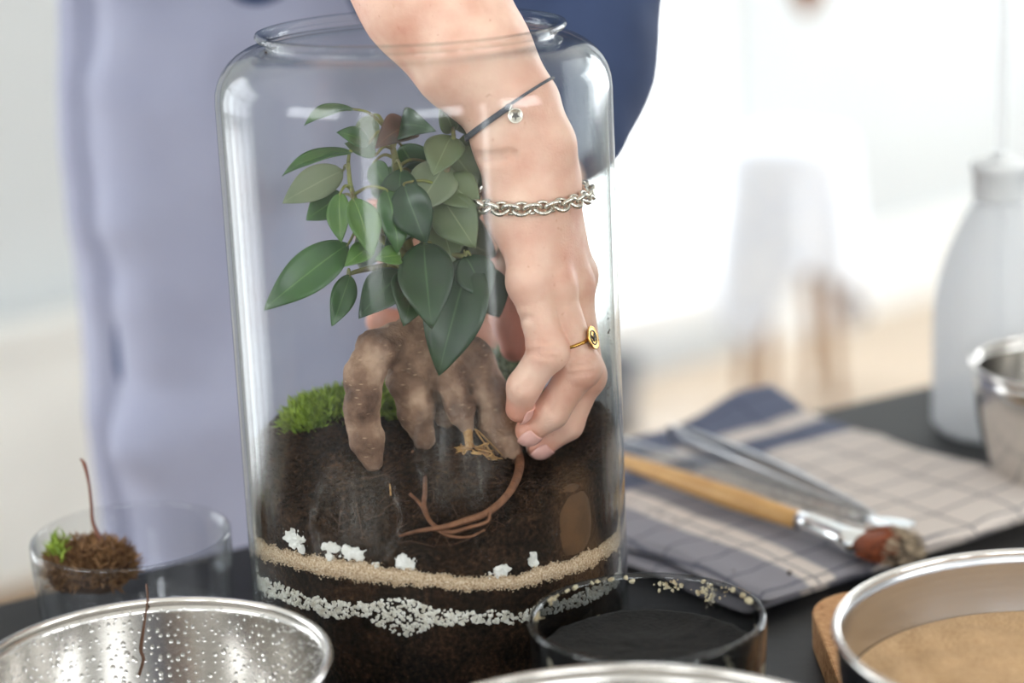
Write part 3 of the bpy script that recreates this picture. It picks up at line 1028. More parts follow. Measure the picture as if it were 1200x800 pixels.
def on_soil(px, py, up=0.0012):
    z = 0.125
    for _ in range(6):
        q = at_z(px, py, z)
        rad = math.hypot(q[0], q[1])
        k = min(1, 0.0985 / max(rad, 1e-6))
        z = float(soil_h(q[0] * k, q[1] * k)) + up
    q = at_z(px, py, z)
    rad = math.hypot(q[0], q[1])
    if rad > 0.0985:
        q[:2] *= 0.0985 / rad
    return q


def root(pix, r, mat, name='root', seg=6):
    P = [on_soil(*q[:2], up=(q[2] if len(q) > 2 else 0.0012)) for q in pix]
    Pc = cat_rom(P, 6)
    v, f = tube(Pc, r, seg)
    return mk(name, v, f, mat, ficus)


root([(597, 512, .010), (607, 530, .006), (608, 552, .004), (596, 578, .003), (572, 600, .002), (545, 610, .002), (520, 618), (490, 622), (468, 628)], [.0028, .0026, .0022, .0018, .0013, .0007], M_root)
root([(480, 555, .006), (496, 550, .006), (498, 575, .004), (497, 592, .003), (505, 612, .002), (525, 623, .002), (552, 622, .002), (572, 612, .002), (574, 600, .003)], [.0013, .0013, .0011, .0009], M_root)
root([(480, 578, .004), (492, 590, .004), (503, 610, .003), (522, 628, .002), (550, 632, .002), (570, 622, .002)], [.0009, .0009, .0006], M_root)
root([(415, 568, .002), (432, 558, .004), (448, 556, .004), (456, 566, .003), (458, 580, .002)], .0005, M_root2)
root([(440, 555, .003), (460, 552, .003), (478, 536, .004), (484, 528, .004)], [.0012, .0006], M_root)
P = [at(547, 495, -.017), at(549, 512, -.018), at(551, 528, -.018), at(556, 545, -.020)]
v1, f1 = tube(cat_rom(P, 6), [.0034, .0024, .0022, .0014], 8)
mk('root', v1, f1, M_root2, ficus)
parts = []
for k in range(34):
    s0 = at(552 + rng.uniform(-4, 6), 524 + rng.uniform(-6, 14), -.018)
    e0 = np.array(at(548 + rng.uniform(-14, 44), 535 + rng.uniform(-12, 40), -.018 - rng.uniform(0, .01)))
    m0 = (s0 + e0) / 2 + rng.normal(0, .004, 3)
    m1 = (s0 + e0) / 2 + rng.normal(0, .004, 3)
    P = cat_rom([s0, m0, m1, e0], 5)
    P[:, 2] = np.maximum(P[:, 2], soil_h(P[:, 0], P[:, 1]) + 0.0008)
    parts.append(tube(P, [.0007, .0003], 5))
v1, f1 = join(parts)
mk('root_tangle', v1, f1, M_root2, ficus)['kind'] = 'stuff'
parts = []
for k in range(26):   # hair roots lying over the soil
    q = on_soil(rng.uniform(360, 640), rng.uniform(560, 640), .001)
    an0 = rng.uniform(0, 6.28); P = [q]
    for j in range(5):
        an0 += rng.normal(0, .6)
        q = P[-1] + .005 * np.array([math.cos(an0), math.sin(an0), 0])
        k_ = min(1, .099 / max(1e-6, math.hypot(q[0], q[1]))); q[:2] *= k_
        q[2] = float(soil_h(q[0], q[1])) + rng.uniform(.0004, .0016)
        P.append(q)
    parts.append(tube(cat_rom(P, 3), [.00016, .00010], 4))
v1, f1 = join(parts)
hr = mk('hair_roots', v1, f1, simple('dark_hair_root', lin((92, 64, 46)), .8), soil); hr['kind'] = 'stuff'

# ------------------------------------------------------------------ moss
M_moss = simple('bright_moss', lin((150, 172, 66)), 0.7, col2=lin((96, 120, 40)), scale=180)
M_mossd = simple('moss_core', lin((58, 78, 30)), 0.9, col2=lin((42, 50, 24)), scale=120)
M_lich = simple('pale_lichen', lin((150, 164, 130)), 0.8, col2=lin((104, 124, 80)), scale=160)


def moss(name, blobs, nb, blen, mat, core, label):
    """cushion of short pointed shoots over a lumpy core"""
    c0 = np.mean([b_[0] for b_ in blobs], 0)
    def sd(P):
        d = None
        for c, r in blobs:
            e = ellipsoid(P, c, r)
            d = e if d is None else smin(d, e, .008)
        return d + .0015 * vnoise(P, 160, 3)
    lo = np.min([np.array(c) - r for c, r in blobs], 0) - .006; hi = np.max([np.array(c) + r for c, r in blobs], 0) + .006
    v, f = surface(sd, lo, hi, .003, 0)
    e = thing(name, (c0[0], c0[1], c0[2] - .01), label, 'moss')
    mk('cushion', v, f, core, e)
    g = np.stack([sd((v + .001 * np.eye(3)[i]).astype(np.float32)) - sd((v - .001 * np.eye(3)[i]).astype(np.float32)) for i in range(3)], 1)
    g /= np.linalg.norm(g, axis=1)[:, None] + 1e-9
    ok = np.where(g[:, 2] > -.25)[0]
    sel = rng.choice(ok, nb)
    V, Fs = [], []
    for s_ in sel:
        p0 = v[s_] + rng.normal(0, .0012, 3)
        d = g[s_] + rng.normal(0, .42, 3) + np.array([0, 0, .35]); d /= np.linalg.norm(d)
        L = blen * rng.uniform(.5, 1.2)
        sd_ = np.cross(d, rng.normal(size=3)); sd_ /= np.linalg.norm(sd_)
        s2 = np.cross(d, sd_)
        w = L * .11
        n0 = len(V)
        V += [p0 + sd_ * w, p0 - sd_ * .5 * w + s2 * .87 * w, p0 - sd_ * .5 * w - s2 * .87 * w,
              p0 + d * L * .5 + sd_ * w * .9 + s2 * w * .4, p0 + d * L * .5 - sd_ * w, p0 + d * L * .5 - s2 * w * .9, p0 + d * L + rng.normal(0, L * .12, 3)]
        Fs += [(n0, n0 + 1, n0 + 4, n0 + 3), (n0 + 1, n0 + 2, n0 + 5, n0 + 4), (n0 + 2, n0, n0 + 3, n0 + 5),
               (n0 + 3, n0 + 4, n0 + 6), (n0 + 4, n0 + 5, n0 + 6), (n0 + 5, n0 + 3, n0 + 6)]
    Va = np.array(V)
    if name != 'moss_clump':
        rad = np.hypot(Va[:, 0], Va[:, 1]); k = np.minimum(1, .1 / np.maximum(rad, 1e-6)); Va[:, :2] *= k[:, None]
    mk('shoots', Va, Fs, mat, e, smooth=False)['kind'] = 'stuff'
    return e


moss('moss_cushion', [(at(392, 496, .03), (.021, .017, .013)), (at(362, 506, .022), (.012, .014, .010)), (at(432, 484, .045), (.018, .016, .013))],
     2300, .0085, M_moss, M_mossd, 'bright green moss cushion behind the left root of the ficus')
moss('moss_patch', [(at(606, 440, .075), (.017, .012, .016))], 700, .006, M_lich, M_mossd, 'pale grey green lichen moss behind the fingers')

# ================================================================== PERSON
per = thing('person', (-.06, .52, FLOOR), 'person in a navy shirt and lavender apron reaching a bare arm into the jar', 'person')

# joints of the right hand, read off the photograph at their own depth
J = lambda px, py, Y: np.array(at(px, py, Y))
WR = J(625, 210, .002)
R_FINGERS = {
    'pinky': ([J(620, 330, -.030), J(642, 411, -.036), J(614, 453, -.036), J(608, 479, -.032)], [.0104, .0098, .0088, .0072]),
    'ring': ([J(648, 336, -.022), J(680, 430, -.026), J(646, 482, -.026), J(620, 504, -.024)], [.0108, .0102, .0092, .0076]),
    'middle': ([J(670, 334, -.004), J(686, 440, -.010), J(664, 496, -.012), J(634, 520, -.012)], [.0108, .0100, .0090, .0076]),
    'index': ([J(674, 322, .016), J(678, 430, .012), J(652, 496, .004), J(632, 523, -.002)], [.0108, .0098, .0088, .0074]),
}
R_THUMB = ([J(620, 262, .022), J(603, 322, .040), J(599, 370, .042), J(604, 406, .038)], [.0140, .0122, .0108, .0088])
ARM = [J(625, 210, .002), J(601, 128, .004), J(553, 65, .010), J(506, -5, .024), np.array([-.062, .085, .485])]
ARM_R = [.0222, .0232, .0305, .0368, .0385]


def sd_hand(P, fingers, thumb, wrist, wr_r):
    names = ('pinky', 'ring', 'middle', 'index')
    palm = None
    for k, nme in enumerate(names):
        m = fingers[nme][0][0]
        off = (k - 1.5) / 1.5
        across = fingers['index'][0][0] - fingers['pinky'][0][0]
        w0 = wrist + across * off * .13
        c = rcone(P, w0, m, wr_r * .80, fingers[nme][1][0] * 1.0)
        palm = c if palm is None else smin(palm, c, .010)
    th = chain(P, [wrist + (thumb[0][0] - wrist) * .4] + thumb[0][:1] + thumb[0][1:], [wr_r * .7] + thumb[1], .008)
    d = smin(palm, th, .012)
    for nme in names:
        j, r = fingers[nme]
        fg = chain(P, j, r, .0035)
        kn = np.sqrt(((P - j[1].astype(np.float32)) ** 2).sum(1)) - r[1] * 1.12      # knuckle
        fg = smin(fg, kn, .004)
        whole = smin(palm, fg, .005)
        d = smin(d, whole, .0008)
        mk_ = np.sqrt(((P - j[0].astype(np.float32)) ** 2).sum(1)) - r[0] * 1.04
        d = smin(d, mk_, .006)
    return d


GROOVES = [  # shallow skin creases: a, b, depth, width
    (J(560, 184, -.022), J(600, 182, -.028), .0030, .0014), (J(564, 191, -.022), J(590, 190, -.028), .0014, .0009),
    (J(606, 374, -.040), J(620, 373, -.046), .0014, .0009), (J(614, 412, -.042), J(628, 413, -.050), .0016, .0009),
] + [(J(630, y_, -.050), J(656, y_ + 2, -.050), .0011, .0006) for y_ in (401, 409, 417)] + [
    (J(668, y_, -.040), J(694, y_ - 3, -.040), .0011, .0006) for y_ in (421, 430, 439)] + [
    (J(606, 460 + q_, -.050), J(622, 448 + q_, -.050), .0007, .0004) for q_ in (-3, 2)] + [
    (J(640, 474 + q_, -.040), J(652, 488 + q_, -.040), .0004, .0004) for q_ in (-3, 2)]


def sd_right0(P):
    arm = chain(P, ARM, ARM_R, .012)
    hand = sd_hand(P, R_FINGERS, R_THUMB, WR, .0222)
    d = smin(arm, hand, .012)
    bump_ = np.sqrt(((P - J(650, 166, -.006).astype(np.float32)) ** 2).sum(1)) - .0095        # ulna head
    d = smin(d, bump_, .014)
    heel = np.sqrt(((P - J(592, 170, -.004).astype(np.float32)) ** 2).sum(1)) - .0150
    d = smin(d, heel, .012)
    heel2 = np.sqrt(((P - J(606, 250, -.008).astype(np.float32)) ** 2).sum(1)) - .0160
    d = smin(d, heel2, .016)
    return d


def snap(q):
    """slide a crease point along the view ray until it lies on the skin"""
    ray = q - CAM; ray /= np.linalg.norm(ray)
    ts = np.linspace(-.05, .06, 221)
    P = (q + ts[:, None] * ray).astype(np.float32)
    s_ = sd_right0(P)
    k = np.argmax(s_ < 0) if (s_ < 0).any() else int(np.argmin(s_))
    return q + ts[k] * ray


GROOVES = [(snap(a_), snap((a_ + b_) / 2), snap(b_), dep, w) for a_, b_, dep, w in GROOVES]


def sd_right(P):
    d = sd_right0(P)
    for a_, m_, b_, dep, w in GROOVES:
        q = np.minimum(rcone(P, a_, m_, 0, 0), rcone(P, m_, b_, 0, 0))
        d = d + dep * np.exp(-(q / (w * 2.0)) ** 2)
    return d


lo = np.array([-.115, -.06, .085]); hi = np.array([.112, .135, .535])
lo[2] = J(620, 566, -.03)[2]
v_r, f_r = surface(sd_right0, lo, hi, .0014, 2, sd_right)

# left hand steadying the jar from behind
def on_back(x, z, r):
    q = RJ + r + .0008
    x = max(min(x, q * .98), -q * .98)
    return np.array([x, math.sqrt(q * q - x * x), z])
d_ = np.array([-.78, 0, .62])
L_F = {}
for nme, (mx_, mz_), ln in (('pinky', (.060, .222), (.034, .021, .013)), ('ring', (.049, .210), (.040, .026, .016)),
                            ('middle', (.037, .198), (.043, .028, .016)), ('index', (.026, .184), (.040, .025, .015))):
    x, z = mx_, mz_
    pts = [on_back(x, z, .013)]
    for L, r in zip(ln, (.0095, .0088, .0074)):
        x += d_[0] * L; z += d_[2] * L * .8
        pts.append(on_back(x, z, r))
    L_F[nme] = (pts, [.0112, .0098, .0088, .0072])
L_WR = np.array([.050, .158, .168])
L_T = ([np.array([.050, .140, .162]), on_back(.022, .160, .0125), on_back(-.006, .165, .0105), on_back(-.032, .174, .009)], [.014, .012, .0105, .0085])
L_EL = np.array(at(636, 104, .30))
S_EL = np.array(at(668, 100, .30))       # elbow of the loose sleeve
L_SH = np.array([.165, .42, .62])
R_SH = np.array([-.245, .43, .62])


def sd_left(P):
    arm = chain(P, [L_WR, L_WR + (L_EL - L_WR) * .5, L_EL], [.0235, .031, .038], .012)
    return smin(arm, sd_hand(P, L_F, L_T, L_WR, .023), .012)


v_l, f_l = surface(sd_left, (-.10, .085, .13), (.25, .345, .335), .0032)

# torso, head and legs under the clothes (coarse), one continuous figure with both arms
TC = np.array(at(378, 200, .56))           # middle of the waist
HIPZ = TC[2]
def torso_core(P, grow=0.0):
    d = ellipsoid(P, (TC[0], .585, -.02), (.170 + grow, .125 + grow, .20))
    d = smin(d, ellipsoid(P, (TC[0], .575, .20), (.150 + grow, .11 + grow, .24)), .09)
    d = smin(d, ellipsoid(P, (-.04, .535, .46), (.165 + grow, .11 + grow, .20)), .09)
    d = smin(d, rcone(P, R_SH, L_SH, .062 + grow, .062 + grow), .07)
    return d


def sd_body(P):
    d = torso_core(P)
    d = smin(d, rcone(P, (-.025, .46, .62), (-.02, .42, .74), .055, .050), .04)
    head = ellipsoid(P, (-.02, .38, .83), (.074, .092, .108))
    head = smin(head, ellipsoid(P, (-.02, .315, .775), (.045, .045, .045)), .03)
    head = smin(head, rcone(P, (-.02, .285, .82), (-.02, .272, .795), .010, .013), .012)
    for sx in (-1, 1):
        head = smin(head, ellipsoid(P, (-.02 + sx * .075, .395, .82), (.012, .022, .032)), .008)
        eye = np.sqrt(((P - np.array([-.02 + sx * .031, .296, .835], np.float32)) ** 2).sum(1)) - .012
        head = np.maximum(head, -(eye - .001) + 0 * head) if False else smin(head, eye, .004)
    mouth = rcone(P, (-.042, .279, .768), (.002, .279, .768), .003, .003)
    head = np.maximum(head, -mouth)
    d = smin(d, head, .03)
    d = smin(d, chain(P, [R_SH, ARM[-1] + np.array([-.01, .02, .01])], [.052, .044], .02), .03)
    d = smin(d, chain(P, [L_SH, L_EL], [.052, .042], .02), .03)
    for sx in (-1, 1):
        d = smin(d, chain(P, [(TC[0] + sx * .09, .60, -.06), (TC[0] + sx * .085, .60, -.38), (TC[0] + sx * .085, .62, FLOOR + .07)], [.095, .062, .042], .04), .04)
        d = smin(d, chain(P, [(TC[0] + sx * .085, .63, FLOOR + .05), (TC[0] + sx * .09, .50, FLOOR + .035)], [.042, .030], .02), .02)
    return d


v_b, f_b = surface(sd_body, (-.42, .09, FLOOR), (.36, .76, .97), .0105, 1)

M_skin, nt, p = new_mat('skin')
tc = add(nt, 'ShaderNodeTexCoord')
n1 = add(nt, 'ShaderNodeTexNoise'); n1.inputs['Scale'].default_value = 45; n1.inputs['Detail'].default_value = 5
nt.links.new(tc.outputs['Object'], n1.inputs['Vector'])
r1 = ramp(nt, [(0.3, lin((236, 200, 178))), (0.5, lin((226, 182, 160))), (0.74, lin((212, 156, 134)))])
nt.links.new(n1.outputs['Fac'], r1.inputs['Fac'])
at_n = add(nt, 'ShaderNodeAttribute', attribute_name='flush')
mx = add(nt, 'ShaderNodeMix', data_type='RGBA')
nt.links.new(at_n.outputs['Fac'], mx.inputs[0]); nt.links.new(r1.outputs['Color'], mx.inputs[6]); mx.inputs[7].default_value = (*lin((204, 120, 100)), 1)
n4 = add(nt, 'ShaderNodeTexNoise'); n4.inputs['Scale'].default_value = 260; n4.inputs['Detail'].default_value = 1
nt.links.new(tc.outputs['Object'], n4.inputs['Vector'])
fr = ramp(nt, [(0.72, (0, 0, 0)), (0.78, (0.35, 0.35, 0.35))]); nt.links.new(n4.outputs['Fac'], fr.inputs['Fac'])
mx2 = add(nt, 'ShaderNodeMix', data_type='RGBA')
nt.links.new(fr.outputs['Color'], mx2.inputs[0]); nt.links.new(mx.outputs[2], mx2.inputs[6]); mx2.inputs[7].default_value = (*lin((186, 122, 92)), 1)
nt.links.new(mx2.outputs[2], p.inputs['Base Color'])
p.inputs['Roughness'].default_value = 0.48
p.inputs['Subsurface Weight'].default_value = 0.12
p.inputs['Subsurface Radius'].default_value = (1.0, 0.35, 0.2)
p.inputs['Subsurface Scale'].default_value = 0.006
b = add(nt, 'ShaderNodeBump'); b.inputs['Strength'].default_value = 0.4; b.inputs['Distance'].default_value = 0.0006
n3 = add(nt, 'ShaderNodeTexNoise'); n3.inputs['Scale'].default_value = 700; n3.inputs['Detail'].default_value = 4
nt.links.new(tc.outputs['Object'], n3.inputs['Vector'])
nt.links.new(n3.outputs['Fac'], b.inputs['Height']); nt.links.new(b.outputs['Normal'], p.inputs['Normal'])

vb, fb = join([(v_r, f_r), (v_l, f_l), (v_b, f_b)])
body = mk('body', vb, fb, M_skin, per)
fl = np.zeros(len(vb))
for fs in (R_FINGERS, L_F):
    for nme, (j, r) in fs.items():
        for q, wgt, rad in ((j[1], .8, .010), (j[2], .45, .009), (j[3], .9, .010), (j[0], .3, .012)):
            fl = np.maximum(fl, wgt * np.exp(-((vb - q) ** 2).sum(1) / rad ** 2))
fl = np.maximum(fl, .75 * np.exp(-(rcone(vb.astype(np.float32), R_THUMB[0][1], R_THUMB[0][3], .01, .01).clip(0) / .006) ** 2))
fl = np.maximum(fl, .6 * np.exp(-(rcone(vb.astype(np.float32), L_T[0][1], L_T[0][3], .01, .01).clip(0) / .01) ** 2))
atr = body.data.attributes.new('flush', 'FLOAT', 'POINT')
atr.data.foreach_set('value', fl.astype(np.float32))

# fingernails on the three fingertips that show
M_nail = simple('fingernail', lin((228, 178, 168)), 0.22, col2=lin((222, 168, 156)), scale=100)
for nme in ('pinky', 'ring', 'middle'):
    j, r = R_FINGERS[nme]
    ax_ = j[3] - j[2]; ax_ /= np.linalg.norm(ax_)
    inn = j[1] - j[2]; inn /= np.linalg.norm(inn)
    pl = np.cross(ax_, inn); pl /= np.linalg.norm(pl)
    dors = np.cross(ax_, pl); dors /= np.linalg.norm(dors)
    if dors @ np.array([.5, 0, -.8]) < 0: dors = -dors
    toc = CAM - j[3]; toc /= np.linalg.norm(toc)
    dors = dors * .70 + (toc - ax_ * (toc @ ax_)) * .72; dors /= np.linalg.norm(dors)
    sd_ = np.cross(dors, ax_)
    vv, ff = [], []
    NU, NV = 8, 10
    for j_ in range(NV + 1):
        t = j_ / NV
        for i in range(NU + 1):
            u = (i / NU * 2 - 1) * .78
            wq = 1 - .25 * (2 * t - 1) ** 4
            dirv = dors * math.cos(u * wq * 1.0) + sd_ * math.sin(u * wq * 1.0)
            base_ = j[3] - ax_ * .0035 + ax_ * (.0112 * t)
            rr = r[3] * (1 if t < .33 else math.sqrt(max(.1, 1 - ((t - .33) * .0105 / r[3]) ** 2 * .9)))
            vv.append(base_ + dirv * (rr + .0007))
    for j_ in range(NV):
        for i in range(NU):
            q = j_ * (NU + 1) + i
            ff.append((q, q + 1, q + NU + 2, q + NU + 1))
    o = mk('fingernail', vv, ff, M_nail, per)
    md = o.modifiers.new('thick', 'SOLIDIFY'); md.thickness = .0006; md.offset = 0

# clothes -----------------------------------------------------------------
M_navy = simple('navy_cotton', lin((54, 70, 104)), 0.85, col2=lin((42, 56, 86)), scale=14, bump=0.3, bump_scale=40)
def sd_shirt(P):
    d = torso_core(P, .012)
    d = smin(d, chain(P, [R_SH, R_SH + (ARM[-1] - R_SH) * .8], [.066, .062], .02), .03)
    n_ = .006 * fbm(P, 14, 2, 6)
    elb = S_EL + np.array([-.012, -.03, -.012])
    d = smin(d, chain(P, [L_SH, S_EL + np.array([-.004, 0, .015]), elb], [.064, .057, .050], .03), .04)
    d = d + n_
    d = np.maximum(d, .02 - P[:, 2])                    # hem
    d = np.maximum(d, P[:, 2] - .665)                   # neckline
    return d
v1, f1 = surface(sd_shirt, (-.42, .09, .0), (.36, .74, .70), .0085, 1)
mk('shirt', v1, f1, M_navy, per)
M_trous = simple('dark_trousers', lin((58, 62, 76)), 0.9, scale=20)
def sd_tr(P):
    d = ellipsoid(P, (TC[0], .585, -.04), (.182, .14, .15))
    for sx in (-1, 1):
        d = smin(d, chain(P, [(TC[0] + sx * .09, .60, -.08), (TC[0] + sx * .085, .60, -.38), (TC[0] + sx * .085, .62, FLOOR + .10)], [.108, .08, .065], .04), .03)
    return np.maximum(np.maximum(d, P[:, 2] - .04), FLOOR + .05 - P[:, 2])
v1, f1 = surface(sd_tr, (-.36, .42, FLOOR), (.18, .76, .06), .012, 0)
mk('trousers', v1, f1, M_trous, per)
M_shoe = simple('shoe_canvas', lin((200, 200, 198)), 0.7, scale=20)
for sx in (-1, 1):
    def sd_sh(P, sx=sx):
        d = rcone(P, (TC[0] + sx * .085, .635, FLOOR + .045), (TC[0] + sx * .092, .47, FLOOR + .035), .050, .040)
        return np.maximum(d, FLOOR + .002 - P[:, 2])
    v1, f1 = surface(sd_sh, (TC[0] + sx * .09 - .08, .40, FLOOR), (TC[0] + sx * .09 + .08, .72, FLOOR + .12), .008, 0)
    mk('shoe', v1, f1, M_shoe, per)
M_hair = simple('light_brown_hair', lin((150, 112, 72)), 0.6, scale=60, bump=0.5, bump_scale=150)
def sd_hair(P):
    d = ellipsoid(P, (-.02, .392, .845), (.084, .098, .112))
    d = smin(d, ellipsoid(P, (-.02, .50, .83), (.04, .04, .04)), .02)
    cut = ellipsoid(P, (-.02, .30, .80), (.066, .07, .085))
    d = np.maximum(d, -cut)
    return np.maximum(d, .77 - P[:, 2])
v1, f1 = surface(sd_hair, (-.13, .26, .74), (.09, .56, .98), .007, 0)
mk('hair', v1, f1, M_hair, per)

M_apron = simple('lavender_linen', lin((158, 161, 182)), 0.9, col2=lin((148, 151, 173)), scale=9, bump=0.25, bump_scale=420)
# a wrapped apron: front and sides, with pleats and creases
NA, NZ = 150, 120
A0, A1 = math.radians(-115), math.radians(115)
ZT, ZB = float(at(200, 8, .42)[2]) + .16, -.50
vv, ff = [], []
G = np.linspace(0, 1, NA + 1)
for j in range(NZ + 1):
    t = j / NZ
    z = ZT + (ZB - ZT) * t
    th = A0 + (A1 - A0) * G
    wide = np.interp(z, [-.5, -.1, .08, .2, .34], [.208, .203, .205, .206, .198])
    dep = np.interp(z, [-.5, -.05, .1, .34], [.165, .16, .155, .145])
    x = TC[0] + wide * np.sin(th)
    y = .575 - dep * np.cos(th)
    P = np.stack([x * 1.0, y * 0, np.full(NA + 1, z) * .32], 1)
    fold = (.005 * np.sin(th * 7 + 1.2 + .8 * z) * (0.25 + .75 * t) + .0025 * np.sin(th * 17 + 2.0 * z) * (.3 + t)) * np.clip(np.cos(th) * 1.6, .15, 1)
    diag = .013 * np.clip(np.cos(th) * 1.5, .2, 1) * fbm(np.stack([x * 1.2 + z * .9, 0 * x, z * 2.2 - x * .7], 1), 6.5, 2, 12)
    pleat = -.022 * np.clip((G - .205) / .012, 0, 1) * np.clip((.30 - G) / .10, 0, 1)
    k = fold + diag + pleat
    x = x + k * np.sin(th); y = y - k * np.cos(th)
    for i in range(NA + 1):
        vv.append((x[i], y[i], z))
for j in range(NZ):
    for i in range(NA):
        q = j * (NA + 1) + i
        ff.append((q, q + NA + 1, q + NA + 2, q + 1))
ap = mk('apron', vv, ff, M_apron, per)
md = ap.modifiers.new('thick', 'SOLIDIFY'); md.thickness = .002; md.offset = -1
# waist tie
P = []
for i in range(60):
    th = 2 * math.pi * i / 60
    P.append((TC[0] + .212 * math.sin(th), .575 - .150 * math.cos(th), ZT - .13))
v1, f1 = tube(P, .012, 8, closed=True)
v1[:, 2] = ZT - .13 + (v1[:, 2] - (ZT - .13)) * 1.3
mk('waist_tie', v1, f1, M_navy, per)


# ------------------------------------------------------------------ jewellery
def loop_on(sdf, c, nrm, gap, n=72, xhint=(1, 0, 0)):
    nrm = np.asarray(nrm, float); nrm /= np.linalg.norm(nrm)
    xh = np.asarray(xhint, float); xh = xh - nrm * (xh @ nrm); xh /= np.linalg.norm(xh)
    yh = np.cross(nrm, xh)
    out = []
    for i in range(n):
        a_ = 2 * math.pi * i / n
        d = math.cos(a_) * xh + math.sin(a_) * yh
        ts = np.linspace(0, .06, 241)
        P = (c + ts[:, None] * d).astype(np.float32)
        s = sdf(P)
        k = np.argmax(s > gap) if (s > gap).any() else 240
        out.append(c + d * ts[k])
    out = np.array(out)
    for _ in range(4):
        out = (np.roll(out, 1, 0) + 2 * out + np.roll(out, -1, 0)) / 4
    return out


sd_arm_only = lambda P: smin(chain(P, ARM, ARM_R, .012), sd_right(P), .002)
M_silver = simple('silver', (0.80, 0.76, 0.68), 0.22, 1.0, col2=(0.62, 0.58, 0.50), scale=200)
M_gold = simple('gold', lin((222, 178, 96)), 0.25, 1.0, col2=lin((176, 128, 58)), scale=300)
M_cord = simple('grey_cord', lin((74, 78, 88)), 0.7, col2=lin((58, 62, 72)), scale=400, bump=0.4, bump_scale=900)

# silver chain: links threaded around the wrist
cw = J(630, 229, .002)
nw = np.cross(J(690, 227, 0) - J(567, 232, 0), np.array([0, 1., 0])); nw = nw * np.sign(nw[2])
lp = loop_on(sd_right, cw, nw, .0030)
seglen = np.linalg.norm(np.roll(lp, -1, 0) - lp, axis=1)
cum = np.concatenate([[0], np.cumsum(seglen)])
tot = cum[-1]
NL = int(round(tot / .0056)); NL += NL % 2
br = thing('chain_bracelet', lp[:, :].mean(0) - np.array([0, 0, .004]), 'silver belcher chain bracelet around the wrist of the bare arm', 'bracelet')
lpx = np.vstack([lp, lp[:1]])
tor = []
RM, Rm = .0045, .0011
NUa, NVa = 16, 8
for i in range(NUa):
    a_ = 2 * math.pi * i / NUa
    for k in range(NVa):
        b_ = 2 * math.pi * k / NVa
        tor.append(((RM + Rm * math.cos(b_)) * math.cos(a_), (RM * .82 + Rm * math.cos(b_)) * math.sin(a_), Rm * 1.2 * math.sin(b_)))
tor = np.array(tor)
tf = [(i * NVa + k, ((i + 1) % NUa) * NVa + k, ((i + 1) % NUa) * NVa + (k + 1) % NVa, i * NVa + (k + 1) % NVa) for i in range(NUa) for k in range(NVa)]
link_me = None
for i in range(NL):
    s = tot * i / NL
    ctr = np.array([np.interp(s, cum, lpx[:, q]) for q in range(3)])
    nx_ = np.array([np.interp((s + .002) % tot, cum, lpx[:, q]) for q in range(3)])
    tg = nx_ - ctr; tg /= np.linalg.norm(tg)
    ou = ctr - cw; ou -= tg * (ou @ tg); ou /= np.linalg.norm(ou)
    up = np.cross(tg, ou)
    tw = math.radians(42 if i % 2 else -42)
    n1_ = math.cos(tw) * ou + math.sin(tw) * up
    s1_ = np.cross(n1_, tg)
    if link_me is None:
        o = mk('link', tor, tf, M_silver, br, data_only=True); link_me = o.data
    else:
        o = bpy.data.objects.new('link', link_me); C.objects.link(o); o.parent = br
    Mx = Matrix.Identity(4)
    loc = ctr + ou * .0008 - np.array(br.location)
    for q in range(3):
        Mx[q][0] = tg[q]; Mx[q][1] = s1_[q]; Mx[q][2] = n1_[q]; Mx[q][3] = loc[q]
    o.matrix_basis = Mx

# cord bracelet with a small disc charm
cc = J(600, 124, .004)
axd = ARM[2] - ARM[0]; axd /= np.linalg.norm(axd)
nl = np.cross(J(645, 92, 0) - J(553, 155, 0), (cc - CAM) + np.array([0, 0, -.06]))
lp = loop_on(sd_right, cc, nl, .0012)
cb = thing('cord_bracelet', cc - np.array([0, 0, .01]), 'thin dark grey cord bracelet with a tiny silver disc charm on the forearm', 'bracelet')
v1, f1 = tube(lp, .0008, 8, closed=True)
mk('cord', v1, f1, M_cord, cb)
# doubled strand on the left half, ending in a knot by the charm
pr = []
for q in lp:
    rel = q - CAM; dz = rel @ _f
    pr.append((600 + F_PX * (rel @ _R) / dz, 400 - F_PX * (rel @ _U) / dz, dz))
pr = np.array(pr)
front = pr[:, 2] < depth_of(cc)
sel = np.where(front & (pr[:, 0] < 598))[0]
sel = sel[np.argsort(pr[sel, 0])]
dn = np.array([0.3, 0, -1.0]); dn = dn / np.linalg.norm(dn)
v1, f1 = tube(lp[sel] + dn * .0013 + np.array([0, -.0004, 0]), .0011, 8)
mk('cord', v1, f1, M_cord, cb)
kn = lp[sel[-1]] + dn * .0008 + np.array([0, -.001, 0])
v1, f1 = scatter(np.array([kn]), np.array([.0021]), 'ico', .1)
mk('knot', v1, f1, M_cord, cb)
ch = kn + np.array([.0032, -.0015, -.0042])
def disc_parts(c, nrm, r, th):
    nrm = np.asarray(nrm, float); nrm /= np.linalg.norm(nrm)
    xh = np.cross(nrm, [0, 0, 1.0]); xh /= np.linalg.norm(xh); yh = np.cross(nrm, xh)
    Rm_ = np.stack([xh, yh, nrm], 1)
    return lambda v: np.asarray(v) @ Rm_.T + c
tfm = disc_parts(ch, (0.15, -1, .15), .004, .0008)
v1, f1 = lathe([(0, -.0004), (.0036, -.0004), (.0040, -.0001), (.0040, .0005), (.0036, .0007), (.0033, .0004), (0, .0004)], 28)
cd = mk('charm', tfm(v1), f1, M_silver, cb)
M_dk = simple('tarnish', (0.12, 0.11, 0.10), 0.5, 0.8)
st = []
for k in range(5):
    a_ = math.pi / 2 + k * 2 * math.pi / 5
    st += [(.0022 * math.cos(a_), .0022 * math.sin(a_)), (.0011 * math.cos(a_ + math.pi / 5), .0011 * math.sin(a_ + math.pi / 5))]
v1 = np.array([(x, y, .0004) for x, y in st] + [(x, y, .0008) for x, y in st])
